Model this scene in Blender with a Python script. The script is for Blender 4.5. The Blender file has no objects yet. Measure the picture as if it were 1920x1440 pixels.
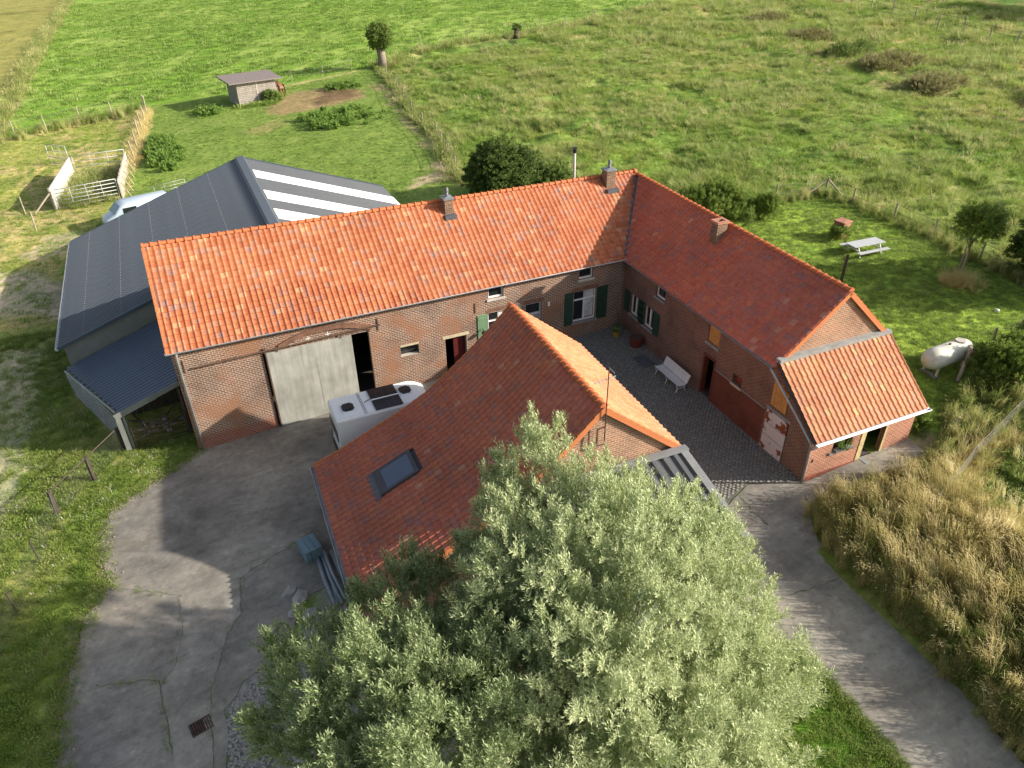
import bpy, bmesh, math, random
import numpy as np
from mathutils import Vector, Matrix

random.seed(7)
RNG = np.random.default_rng(11)
S = bpy.context.scene
COL = S.collection
rad = math.radians

# ------------------------------------------------------------------ camera
cam_data = bpy.data.cameras.new("camera")
cam = bpy.data.objects.new("camera", cam_data)
COL.objects.link(cam)
S.camera = cam
YAW, PITCH, ROLL, FPX = 0.4256, 0.5815, -0.0110, 1364.5
CAM = Vector((-22.564, -33.401, 21.788))
fw = Vector((math.sin(YAW)*math.cos(PITCH), math.cos(YAW)*math.cos(PITCH), -math.sin(PITCH)))
rt = Vector((math.cos(YAW), -math.sin(YAW), 0))
up = rt.cross(fw)
rt2 = rt*math.cos(ROLL) + up*math.sin(ROLL)
up2 = -rt*math.sin(ROLL) + up*math.cos(ROLL)
mw = Matrix((rt2, up2, -fw)).transposed().to_4x4()
mw.translation = CAM
cam.matrix_world = mw
cam_data.sensor_width = 36
cam_data.lens = FPX/1920*36
cam_data.clip_start = 0.5
cam_data.clip_end = 3000

# ------------------------------------------------------------------ light
SUN_AZ, SUN_EL = rad(-29), rad(24.5)          # direction towards the sun
sunv = Vector((math.cos(SUN_AZ)*math.cos(SUN_EL), math.sin(SUN_AZ)*math.cos(SUN_EL), math.sin(SUN_EL)))
world = bpy.data.worlds.new("World")
S.world = world
world.use_nodes = True
wn, wl = world.node_tree.nodes, world.node_tree.links
wn.clear()
sky = wn.new("ShaderNodeTexSky"); sky.sky_type = 'NISHITA'; sky.sun_disc = False
sky.sun_elevation = SUN_EL
sky.sun_rotation = math.atan2(sunv.x, sunv.y)
sky.air_density = 1.0; sky.dust_density = 3.0; sky.ozone_density = 1.0
bg = wn.new("ShaderNodeBackground"); bg.inputs['Strength'].default_value = 0.106
wo = wn.new("ShaderNodeOutputWorld")
hsv = wn.new('ShaderNodeHueSaturation'); hsv.inputs['Saturation'].default_value = .62     # summer haze takes the blue out of the sky
wl.new(sky.outputs[0], hsv.inputs['Color']); wl.new(hsv.outputs[0], bg.inputs['Color']); wl.new(bg.outputs[0], wo.inputs['Surface'])
sl = bpy.data.lights.new("sun", 'SUN'); sl.energy = 5.0; sl.angle = rad(0.55); sl.color = (1.0, 0.90, 0.76)
sun = bpy.data.objects.new("sun", sl); COL.objects.link(sun)
sun.rotation_euler = (-sunv).to_track_quat('-Z', 'Y').to_euler()
sun.location = (30, -30, 40)
S.view_settings.view_transform = 'Standard'
S.view_settings.look = 'None'
S.view_settings.exposure = 0.70
S.view_settings.gamma = 1
S.view_settings.use_curve_mapping = False
S.render.engine = 'CYCLES'
S.cycles.max_bounces = 6
S.cycles.diffuse_bounces = 3
S.cycles.glossy_bounces = 2
S.cycles.transmission_bounces = 4
S.cycles.transparent_max_bounces = 8
S.cycles.use_denoising = True

# ------------------------------------------------------------------ ground height + noise
def sxx(x):
    x = np.asarray(x, float)
    return np.where(x < -32, -32+(x+32)*0.15, np.where(x > 16, 16+(x-16)*0.45, x))
def gh(x, y):
    return 0.0578*sxx(x) + 0.0063*np.clip(y, -40, 120)
def gz(x, y): return float(gh(x, y))

_LAT = np.random.default_rng(3).random((8, 256, 256))
def vn(x, y, s, k=0):
    x = np.asarray(x, float)/s+100.37*k+1000; y = np.asarray(y, float)/s+57.1*k+1000
    xi = np.floor(x).astype(int); yi = np.floor(y).astype(int)
    fx = x-xi; fy = y-yi
    fx = fx*fx*(3-2*fx); fy = fy*fy*(3-2*fy)
    L = _LAT[k % 8]
    a = L[xi & 255, yi & 255]; b = L[(xi+1) & 255, yi & 255]
    c = L[xi & 255, (yi+1) & 255]; d = L[(xi+1) & 255, (yi+1) & 255]
    return (a*(1-fx)+b*fx)*(1-fy)+(c*(1-fx)+d*fx)*fy
def fbm(x, y, s, o=4, k=0):
    t = 0; A = 1; n = 0
    for i in range(o):
        t = t+A*vn(x, y, s/2**i, k+i); n += A; A *= .5
    return t/n
def inpoly(x, y, poly):
    x = np.asarray(x); y = np.asarray(y)
    r = np.zeros(x.shape, bool); n = len(poly)
    for i in range(n):
        x0, y0 = poly[i]; x1, y1 = poly[(i+1) % n]
        c = ((y0 > y) != (y1 > y))
        with np.errstate(divide='ignore', invalid='ignore'):
            xi = (x1-x0)*(y-y0)/((y1-y0) if y1 != y0 else 1e-9)+x0
        r ^= c & (x < xi)
    return r
def segdist(x, y, pts):
    d = np.full(np.shape(x), 1e9)
    for (x0, y0), (x1, y1) in zip(pts[:-1], pts[1:]):
        vx, vy = x1-x0, y1-y0
        t = np.clip(((x-x0)*vx+(y-y0)*vy)/(vx*vx+vy*vy), 0, 1)
        d = np.minimum(d, np.hypot(x-x0-t*vx, y-y0-t*vy))
    return d
def sm(a, b, x):
    t = np.clip((x-a)/(b-a), 0, 1); return t*t*(3-2*t)

# ------------------------------------------------------------------ materials
MATS = {}
def newmat(name):
    m = bpy.data.materials.new(name); m.use_nodes = True
    MATS[name] = m
    nt = m.node_tree
    return m, nt.nodes, nt.links, nt.nodes['Principled BSDF']
def noise_node(N, L, scale, detail=4, coord='Object', vec=None, rough=.6):
    n = N.new('ShaderNodeTexNoise'); n.inputs['Scale'].default_value = scale
    n.inputs['Detail'].default_value = detail; n.inputs['Roughness'].default_value = rough
    if vec is None:
        tc = N.new('ShaderNodeTexCoord'); L.new(tc.outputs[coord], n.inputs['Vector'])
    else: L.new(vec, n.inputs['Vector'])
    return n
def ramp(N, L, src, stops, interp='LINEAR'):
    r = N.new('ShaderNodeValToRGB'); L.new(src, r.inputs[0]); r.color_ramp.interpolation = interp
    e = r.color_ramp.elements
    while len(e) < len(stops): e.new(0.5)
    for i, (p, c) in enumerate(stops):
        e[i].position = p; e[i].color = (*c, 1)
    return r
def mixc(N, L, f, a, b, mode='MIX'):
    m = N.new('ShaderNodeMix'); m.data_type = 'RGBA'; m.blend_type = mode
    for s, v in ((m.inputs[0], f), (m.inputs[6], a), (m.inputs[7], b)):
        if isinstance(v, (int, float)): s.default_value = v
        elif isinstance(v, tuple): s.default_value = (*v, 1)
        else: L.new(v, s)
    return m.outputs[2]
def bump(N, L, b, h, strength=.3, dist=.02):
    bn = N.new('ShaderNodeBump'); bn.inputs['Strength'].default_value = strength
    bn.inputs['Distance'].default_value = dist
    L.new(h, bn.inputs['Height']); L.new(bn.outputs[0], b.inputs['Normal'])
def simple(name, col, rough=.7, metal=0., var=.25, scale=3., bmp=.15, spec=.5, grime=None):
    m, N, L, b = newmat(name)
    n = noise_node(N, L, scale, 6)
    d = tuple(c*(1-var) for c in col); l = tuple(min(1, c*(1+var)) for c in col)
    r = ramp(N, L, n.outputs[0], [(.3, d), (.7, l)])
    out = r.outputs[0]
    if grime:
        n2 = noise_node(N, L, scale*.35, 8)
        f = ramp(N, L, n2.outputs[0], [(.48, (0, 0, 0)), (.66, (1, 1, 1))])
        out = mixc(N, L, f.outputs[0], out, grime)
    L.new(out, b.inputs['Base Color'])
    b.inputs['Roughness'].default_value = rough; b.inputs['Metallic'].default_value = metal
    b.inputs['Specular IOR Level'].default_value = spec
    if bmp:
        n3 = noise_node(N, L, scale*8, 3); bump(N, L, b, n3.outputs[0], bmp, .01)
    return m
def brickmat(name, c1, c2, mortar, lower=None, wide=.27, high=.104, msize=.015, patch=None):
    m, N, L, b = newmat(name)
    uv = N.new('ShaderNodeUVMap'); uv.uv_map = 'UVMap'
    wob = noise_node(N, L, 1.5, 2, vec=uv.outputs[0])
    br = N.new('ShaderNodeTexBrick'); L.new(uv.outputs[0], br.inputs['Vector'])
    br.inputs['Scale'].default_value = 1; br.inputs['Brick Width'].default_value = wide
    br.inputs['Row Height'].default_value = high; br.inputs['Mortar Size'].default_value = msize
    br.inputs['Mortar Smooth'].default_value = .3; br.inputs['Bias'].default_value = -.1
    br.inputs['Color1'].default_value = (*c1, 1); br.inputs['Color2'].default_value = (*c2, 1)
    br.inputs['Mortar'].default_value = (*mortar, 1)
    big = noise_node(N, L, .55, 6, vec=uv.outputs[0], rough=.65)
    dk = ramp(N, L, big.outputs[0], [(.28, (.62, .58, .56)), (.5, (1, .97, .95)), (.72, (1.25, 1.1, 1.0))])
    out = mixc(N, L, 1.0, br.outputs[0], dk.outputs[0], 'MULTIPLY')
    if patch:
        pn = noise_node(N, L, .32, 5, vec=uv.outputs[0])
        pf = ramp(N, L, pn.outputs[0], [(.5, (0, 0, 0)), (.6, (.65, .65, .65))])
        out = mixc(N, L, pf.outputs[0], out, patch)
    if lower:   # painted or damp lower band: colour, height
        sep = N.new('ShaderNodeSeparateXYZ'); L.new(uv.outputs[0], sep.inputs[0])
        md = N.new('ShaderNodeMath'); md.operation = 'SUBTRACT'
        L.new(sep.outputs[1], md.inputs[0])
        sc = N.new('ShaderNodeMath'); sc.operation = 'MULTIPLY'; L.new(big.outputs[0], sc.inputs[0]); sc.inputs[1].default_value = .5
        L.new(sc.outputs[0], md.inputs[1])
        lf = ramp(N, L, md.outputs[0], [(0, (1, 1, 1)), (1, (0, 0, 0))])
        mr = N.new('ShaderNodeMapRange'); L.new(md.outputs[0], mr.inputs[0])
        mr.inputs[1].default_value = lower[1]-.25; mr.inputs[2].default_value = lower[1]+.1
        mr.inputs[3].default_value = lower[2]; mr.inputs[4].default_value = 0
        out = mixc(N, L, mr.outputs[0], out, lower[0])
    L.new(out, b.inputs['Base Color']); b.inputs['Roughness'].default_value = .9
    b.inputs['Specular IOR Level'].default_value = .2
    inv = N.new('ShaderNodeMath'); inv.operation = 'SUBTRACT'; inv.inputs[0].default_value = 1; L.new(br.outputs[1], inv.inputs[1])
    bump(N, L, b, inv.outputs[0], .6, .012)
    return m
brickmat('brick_barn', (.155, .082, .058), (.225, .132, .096), (.50, .46, .39), lower=((.25, .07, .045), -.75, .55), patch=(.30, .14, .075))
brickmat('brick_wing', (.145, .064, .048), (.20, .098, .074), (.30, .25, .21))
brickmat('brick_annex', (.33, .12, .075), (.42, .18, .115), (.52, .42, .33))
brickmat('brick_gable', (.28, .15, .10), (.36, .20, .13), (.46, .40, .32))
brickmat('brick_chimney', (.13, .075, .05), (.27, .165, .10), (.30, .27, .22))
simple('brick_single', (.20, .105, .07), .9, var=.4)
simple('red_paint', (.20, .055, .035), .75, var=.3, scale=1.2, bmp=.3)
brickmat('brick_painted', (.15, .052, .038), (.185, .066, .048), (.12, .052, .042))
simple('zinc', (.42, .45, .48), .45, .55, .15)
simple('zinc_light', (.66, .70, .74), .4, .35, .1)
simple('zinc_mid', (.20, .22, .24), .55, .1, .2)
simple('zinc_dark', (.060, .068, .080), .5, .3, .2)
simple('lead', (.10, .11, .13), .6, .2, .25)
simple('white_paint', (.80, .80, .79), .45, 0, .04, bmp=.05)
simple('white_bench', (.78, .79, .80), .5, 0, .06, bmp=.05)
simple('shutter_green', (.022, .062, .040), .5, 0, .15)
simple('shutter_sage', (.15, .26, .15), .5, 0, .1)
simple('bluestone', (.26, .27, .27), .75, 0, .2)
simple('sandstone', (.50, .44, .30), .85, 0, .2)
simple('dark_inside', (.015, .013, .012), .9, bmp=0)
simple('dark_red_door', (.10, .012, .012), .5)
simple('orange_wood', (.50, .25, .075), .6, 0, .25, 5)
simple('pale_wood', (.52, .42, .22), .7, 0, .2, 5)
simple('post_wood', (.36, .31, .24), .9, 0, .3, 6, .4)
simple('grey_wood', (.46, .41, .35), .9, 0, .3, 5, .5)
simple('dark_wood', (.07, .055, .045), .85, 0, .35, 5, .4)
simple('galv', (.42, .44, .45), .5, .3, .15)
simple('galv_pale', (.50, .52, .52), .6, .1, .12)
simple('iron_rust', (.11, .068, .048), .85, .2, .4, 4)
simple('black_plastic', (.015, .015, .017), .35, 0, .1, bmp=0)
simple('rubber', (.02, .02, .02), .8, bmp=0)
simple('solar_black', (.012, .014, .022), .22, 0, .2, bmp=0)
simple('van_white', (.80, .83, .86), .28, 0, .03, bmp=0, spec=.6)
simple('van_blue', (.50, .60, .70), .25, .1, .03, bmp=0)
simple('panel_white', (.50, .48, .44), .8, 0, .15, 2)
simple('table_grey', (.48, .50, .52), .5, 0, .08)
simple('tank_white', (.66, .66, .58), .5, 0, .08, 2, grime=(.40, .40, .29))
simple('pot_yellow', (.35, .24, .04), .6)
simple('pot_red', (.16, .03, .022), .7); simple('door_red', (.13, .028, .02), .7)
simple('mat_grey', (.10, .10, .12), .9)
simple('gable_sheet', (.20, .215, .21), .8, 0, .15, 2)
simple('fascia_grey', (.20, .21, .22), .6, 0, .1)
simple('hut_roof', (.20, .17, .165), .85, 0, .12, 3)
simple('bark', (.24, .20, .16), .95, 0, .4, 6, .8)
simple('bark_dark', (.10, .08, .06), .95, 0, .4, 6, .8)
simple('horse_brown', (.16, .060, .022), .5, 0, .2)
simple('horse_black', (.012, .010, .010), .6)
simple('blue_tile', (.16, .25, .30), .7, 0, .2)
simple('pipe_grey', (.26, .31, .34), .6, 0, .15)
simple('rubble', (.36, .345, .32), .95, 0, .3, 3, .6)
simple('gravel_mat', (.30, .28, .27), .95, 0, .4, 10, .6)
simple('crumb_mat', (.26, .22, .17), .95, 0, .4, 6)
simple('stone_white', (.7, .69, .66), .9)
simple('curtain', (.62, .62, .62), .9)
simple('wire_dark', (.12, .12, .12), .85, 0, .1, bmp=0, spec=.1)
simple('wire_light', (.30, .30, .27), .85, 0, .1, bmp=0, spec=.1)
simple('white_fitting', (.8, .8, .8), .5, bmp=0)
simple('soil', (.09, .06, .04), .95)
def glassmat(name, col, rough=.06):
    m, N, L, b = newmat(name)
    b.inputs['Base Color'].default_value = (*col, 1); b.inputs['Roughness'].default_value = rough
    b.inputs['Specular IOR Level'].default_value = .9
    return m
glassmat('pane_dark', (.018, .022, .024)); glassmat('skylight_glass', (.055, .08, .14), .12)
glassmat('windscreen', (.05, .16, .18))
m, N, L, b = newmat('translucent_sheet'); b.inputs['Base Color'].default_value = (.92, .93, .93, 1)
b.inputs['Roughness'].default_value = .5
# peeling white door with rust
m, N, L, b = newmat('peeling_door')
n = noise_node(N, L, 1.7, 8); n2 = noise_node(N, L, .7, 2)
mx = N.new('ShaderNodeMath'); mx.operation = 'ADD'; L.new(n.outputs[0], mx.inputs[0]); L.new(n2.outputs[0], mx.inputs[1])
f = ramp(N, L, mx.outputs[0], [(.0, (.56, .50, .52)), (.53, (.60, .54, .56)), (.555, (.22, .055, .025))])
mx2 = N.new('ShaderNodeMath'); mx2.operation = 'MULTIPLY'; L.new(mx.outputs[0], mx2.inputs[0]); mx2.inputs[1].default_value = .5
L.new(mx2.outputs[0], f.inputs[0]); f.color_ramp.elements[1].position = .525; f.color_ramp.elements[2].position = .54
L.new(f.outputs[0], b.inputs['Base Color']); b.inputs['Roughness'].default_value = .8
# weathered metal sliding door
m, N, L, b = newmat('sheet_door')
tc = N.new('ShaderNodeTexCoord'); mp = N.new('ShaderNodeMapping'); L.new(tc.outputs['Object'], mp.inputs[0])
mp.inputs['Scale'].default_value = (3.5, 1, .35)
n = noise_node(N, L, 1.3, 7, vec=mp.outputs[0]); n2 = noise_node(N, L, .8, 5)
r1 = ramp(N, L, n.outputs[0], [(.3, (.32, .33, .31)), (.55, (.42, .42, .39)), (.75, (.50, .49, .45))])
r2 = ramp(N, L, n2.outputs[0], [(.35, (.75, .75, .73)), (.7, (1.1, 1.1, 1.08))])
L.new(mixc(N, L, 1., r1.outputs[0], r2.outputs[0], 'MULTIPLY'), b.inputs['Base Color'])
b.inputs['Roughness'].default_value = .6; b.inputs['Metallic'].default_value = .1
# blue-grey metal sheets
def metalsheet(name, col, rough=.42):
    m, N, L, b = newmat(name)
    n = noise_node(N, L, .6, 6)
    r = ramp(N, L, n.outputs[0], [(.3, tuple(c*.85 for c in col)), (.7, tuple(c*1.15 for c in col))])
    L.new(r.outputs[0], b.inputs['Base Color']); b.inputs['Roughness'].default_value = rough
    b.inputs['Metallic'].default_value = .25
    return m
metalsheet('hall_sheet', (.105, .125, .155), .5); metalsheet('lean_sheet', (.085, .115, .165), .42)
metalsheet('hall_right_sheet', (.075, .085, .10), .6); metalsheet('shed_sheet', (.125, .135, .145), .5)
# roof tiles: colour of each tile from its own random number
TSTOPS = [(0, (.42, .130, .058)), (.22, (.47, .155, .070)), (.45, (.50, .178, .084)), (.64, (.45, .190, .112)),
          (.76, (.38, .175, .12)), (.84, (.47, .155, .070)), (.94, (.56, .28, .15)), (.965, (.48, .18, .09)), (.988, (.34, .19, .16))]
def tilemat(name, joined, stops):
    m, N, L, b = newmat(name)
    if joined:
        a = N.new('ShaderNodeAttribute'); a.attribute_name = 'tr'; src = a.outputs['Fac']
    else:
        a = N.new('ShaderNodeObjectInfo'); src = a.outputs['Random']
    r = ramp(N, L, src, stops, 'CONSTANT')
    geo = N.new('ShaderNodeNewGeometry')
    n = noise_node(N, L, 7, 5, vec=geo.outputs['Position'])
    n2 = noise_node(N, L, .35, 4, vec=geo.outputs['Position'])
    v = ramp(N, L, n.outputs[0], [(.3, (.78, .78, .80)), (.7, (1.18, 1.15, 1.12))])
    v2 = ramp(N, L, n2.outputs[0], [(.3, (.80, .80, .82)), (.7, (1.12, 1.12, 1.10))])
    c = mixc(N, L, 1., r.outputs[0], v.outputs[0], 'MULTIPLY'); c = mixc(N, L, 1., c, v2.outputs[0], 'MULTIPLY')
    L.new(c, b.inputs['Base Color']); b.inputs['Roughness'].default_value = .72
    b.inputs['Specular IOR Level'].default_value = .35
tilemat('tile_one', False, TSTOPS); tilemat('tile_many', True, TSTOPS)
WST = [(0, (.49, .145, .092)), (.3, (.52, .162, .102)), (.55, (.49, .165, .112)), (.74, (.44, .16, .12)),
       (.84, (.39, .165, .135)), (.91, (.54, .18, .10)), (.99, (.55, .26, .18))]
tilemat('wing_tile_one', False, WST); tilemat('wing_tile_many', True, WST)  # copy for the shaded slopes, with their grazing light put into the colour
AST = [(0, (.52, .21, .105)), (.3, (.58, .25, .13)), (.6, (.54, .25, .145)), (.8, (.62, .27, .13)), (.96, (.64, .38, .18))]
tilemat('annex_tile_one', False, AST); tilemat('annex_tile_many', True, AST)
PST = [(0, (.50, .185, .085)), (.3, (.54, .205, .10)), (.6, (.51, .215, .115)), (.8, (.56, .24, .125))]  # paler copy for the cottage's sunlit slope, its sunlight put into the colour
tilemat('pale_tile_one', False, PST); tilemat('pale_tile_many', True, PST)
simple('ridge_orange', (.50, .145, .052), .75, 0, .18, 2.5)
simple('verge_orange', (.52, .175, .065), .75, 0, .12, 2.5)
# planks of the hut
simple('plank_grey', (.31, .28, .25), .9, 0, .3, 3, .5)
# concrete
m, N, L, b = newmat('concrete')
geo = N.new('ShaderNodeNewGeometry')
n1 = noise_node(N, L, .30, 8, vec=geo.outputs['Position'], rough=.7)
n2 = noise_node(N, L, 3.2, 8, vec=geo.outputs['Position'], rough=.75)
mp = N.new('ShaderNodeMapping'); L.new(geo.outputs['Position'], mp.inputs[0]); mp.inputs['Rotation'].default_value = (0, 0, rad(-32))
mp.inputs['Scale'].default_value = (.28, 1.5, 1)
n3 = noise_node(N, L, .9, 6, vec=mp.outputs[0], rough=.7)
c = ramp(N, L, n1.outputs[0], [(.34, (.155, .143, .127)), (.5, (.245, .228, .200)), (.68, (.345, .325, .285))])
d = ramp(N, L, n2.outputs[0], [(.30, (.62, .62, .63)), (.45, (.95, .95, .95)), (.58, (1.05, 1.05, 1.04)), (.70, (1.5, 1.47, 1.4))])
e = ramp(N, L, n3.outputs[0], [(.36, (.86, .85, .84)), (.5, (1, 1, 1)), (.66, (1.12, 1.11, 1.10))])
cc = mixc(N, L, 1., c.outputs[0], d.outputs[0], 'MULTIPLY'); cc = mixc(N, L, 1., cc, e.outputs[0], 'MULTIPLY')
wv = N.new('ShaderNodeTexNoise'); mp2 = N.new('ShaderNodeMapping'); L.new(geo.outputs['Position'], mp2.inputs[0]); mp2.inputs['Rotation'].default_value = (0, 0, rad(25)); mp2.inputs['Scale'].default_value = (.7, 1.7, 1)
L.new(mp2.outputs[0], wv.inputs['Vector']); wv.inputs['Scale'].default_value = 1.1; wv.inputs['Detail'].default_value = 9; wv.inputs['Roughness'].default_value = .72; wv.inputs['Distortion'].default_value = 1.4
sc_ = ramp(N, L, wv.outputs[0], [(.38, (.88, .87, .86)), (.46, (1, 1, 1)), (.57, (1, 1, 1)), (.66, (1.22, 1.2, 1.15))])
cc = mixc(N, L, 1., cc, sc_.outputs[0], 'MULTIPLY')
sp_ = noise_node(N, L, .16, 3, vec=geo.outputs['Position']); so = ramp(N, L, sp_.outputs[0], [(.38, (.74, .75, .77)), (.5, (1, 1, 1)), (.62, (1.10, 1.08, 1.04))])
cc = mixc(N, L, 1., cc, so.outputs[0], 'MULTIPLY')
L.new(cc, b.inputs['Base Color']); b.inputs['Roughness'].default_value = .88
bump(N, L, b, n2.outputs[0], .35, .03)
for nm_, f_ in (('concrete_pale', 1.16), ('concrete_dark', .86)):
    m2 = MATS['concrete'].copy(); m2.name = nm_; MATS[nm_] = m2
    for nd in m2.node_tree.nodes:
        if nd.type == 'VALTORGB' and abs(nd.color_ramp.elements[0].color[1]-.143) < .001:
            for el in nd.color_ramp.elements: el.color = tuple(c*f_ for c in el.color[:3])+(1,)
m, N, L, b = newmat('cobble')
a = N.new('ShaderNodeAttribute'); a.attribute_name = 'tr'
r = ramp(N, L, a.outputs['Fac'], [(0, (.17, .168, .155)), (.5, (.205, .20, .185)), (1, (.25, .242, .22))])
L.new(r.outputs[0], b.inputs['Base Color']); b.inputs['Roughness'].default_value = .8
simple('cobble_joint', (.115, .112, .10), .95, 0, .3, 3)
simple('crack_dark', (.13, .14, .085), .95, 0, .5, 6)
# ground: albedo from the painted regions, with fine variation
m, N, L, b = newmat('ground')
a = N.new('ShaderNodeAttribute'); a.attribute_name = 'gcol'
geo = N.new('ShaderNodeNewGeometry')
n = noise_node(N, L, 2.2, 8, vec=geo.outputs['Position'], rough=.75)
v = ramp(N, L, n.outputs[0], [(.32, (.50, .56, .50)), (.5, (.98, 1, .95)), (.68, (1.55, 1.42, 1.4))])
n2 = noise_node(N, L, .45, 5, vec=geo.outputs['Position'], rough=.65)
v2 = ramp(N, L, n2.outputs[0], [(.3, (.72, .80, .72)), (.7, (1.28, 1.18, 1.22))])
c = mixc(N, L, 1., a.outputs['Color'], v.outputs[0], 'MULTIPLY'); c = mixc(N, L, 1., c, v2.outputs[0], 'MULTIPLY')
L.new(c, b.inputs['Base Color']); b.inputs['Roughness'].default_value = .95; b.inputs['Specular IOR Level'].default_value = .1
n4 = noise_node(N, L, 5, 6, vec=geo.outputs['Position'], rough=.7)
bump(N, L, b, n4.outputs[0], .8, .12)
def leafmat(name, stops, back=None, trans=.35, patch=.25, pscale=.5, rough=.6):
    m, N, L, b = newmat(name)
    oi = N.new('ShaderNodeObjectInfo'); geo = N.new('ShaderNodeNewGeometry')
    n = noise_node(N, L, pscale, 4, vec=geo.outputs['Position'])
    mx = N.new('ShaderNodeMix'); mx.data_type = 'FLOAT'; mx.inputs[0].default_value = patch
    L.new(oi.outputs['Random'], mx.inputs[2])
    mr = N.new('ShaderNodeMapRange'); L.new(n.outputs[0], mr.inputs[0]); mr.inputs[1].default_value = .3; mr.inputs[2].default_value = .7
    L.new(mr.outputs[0], mx.inputs[3])
    r = ramp(N, L, mx.outputs[0], stops)
    c = r.outputs[0]
    if back: c = mixc(N, L, geo.outputs['Backfacing'], c, back)
    L.new(c, b.inputs['Base Color']); b.inputs['Roughness'].default_value = rough
    b.inputs['Specular IOR Level'].default_value = .3
    tr = N.new('ShaderNodeBsdfTranslucent'); L.new(c, tr.inputs['Color'])
    ms = N.new('ShaderNodeMixShader'); ms.inputs[0].default_value = trans
    out = [x for x in N if x.type == 'OUTPUT_MATERIAL'][0]
    L.new(b.outputs[0], ms.inputs[1]); L.new(tr.outputs[0], ms.inputs[2]); L.new(ms.outputs[0], out.inputs['Surface'])
    return m
leafmat('willow_leaf', [(0, (.13, .22, .05)), (.5, (.25, .34, .10)), (1, (.44, .50, .20))], (.56, .62, .36), .35, .3, .6)
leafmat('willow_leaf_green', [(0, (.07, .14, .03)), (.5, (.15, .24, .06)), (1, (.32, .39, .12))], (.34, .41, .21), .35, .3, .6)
leafmat('dark_leaf', [(0, (.06, .11, .022)), (1, (.15, .21, .045))], None, .3)
leafmat('bush_leaf', [(0, (.10, .18, .035)), (1, (.24, .31, .07))], None, .35)
leafmat('scrub_leaf', [(0, (.17, .18, .06)), (.5, (.30, .29, .12)), (1, (.44, .40, .20))], None, .3)
leafmat('bright_leaf', [(0, (.13, .22, .035)), (1, (.26, .34, .07))], None, .4)
leafmat('weed_leaf', [(0, (.11, .22, .035)), (1, (.28, .42, .09))], None, .35)
leafmat('pasture_blade', [(0, (.13, .24, .04)), (.35, (.25, .37, .07)), (.65, (.37, .45, .11)), (.85, (.48, .48, .17)), (1, (.58, .52, .26))], None, .4, .8, .10)
leafmat('tussock_blade', [(0, (.25, .36, .08)), (.5, (.36, .43, .13)), (1, (.50, .49, .22))], None, .42, .6, .12)
leafmat('meadow_blade', [(0, (.16, .27, .05)), (.6, (.25, .36, .08)), (1, (.38, .45, .15))], None, .4, .75, .13)
leafmat('lawn_blade', [(0, (.18, .28, .06)), (.6, (.27, .36, .085)), (1, (.37, .44, .14))], None, .35, .6, .5)
leafmat('verge_blade', [(0, (.14, .24, .035)), (.5, (.24, .33, .065)), (1, (.42, .43, .18))], None, .35, .6, .5)
leafmat('dry_blade', [(0, (.28, .27, .09)), (.35, (.48, .43, .18)), (.7, (.68, .59, .31)), (1, (.85, .78, .52))], None, .42, .4, .6)
leafmat('gold_blade', [(0, (.56, .48, .19)), (.6, (.72, .60, .27)), (1, (.84, .74, .43))], None, .3, .4, .5)
leafmat('white_flower', [(0, (.5, .5, .36)), (1, (.75, .75, .6))], None, .3)
leafmat('dry_mix_blade', [(0, (.17, .25, .05)), (.4, (.29, .36, .10)), (.7, (.54, .52, .23)), (1, (.74, .68, .40))], None, .42, .5, .3)

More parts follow.
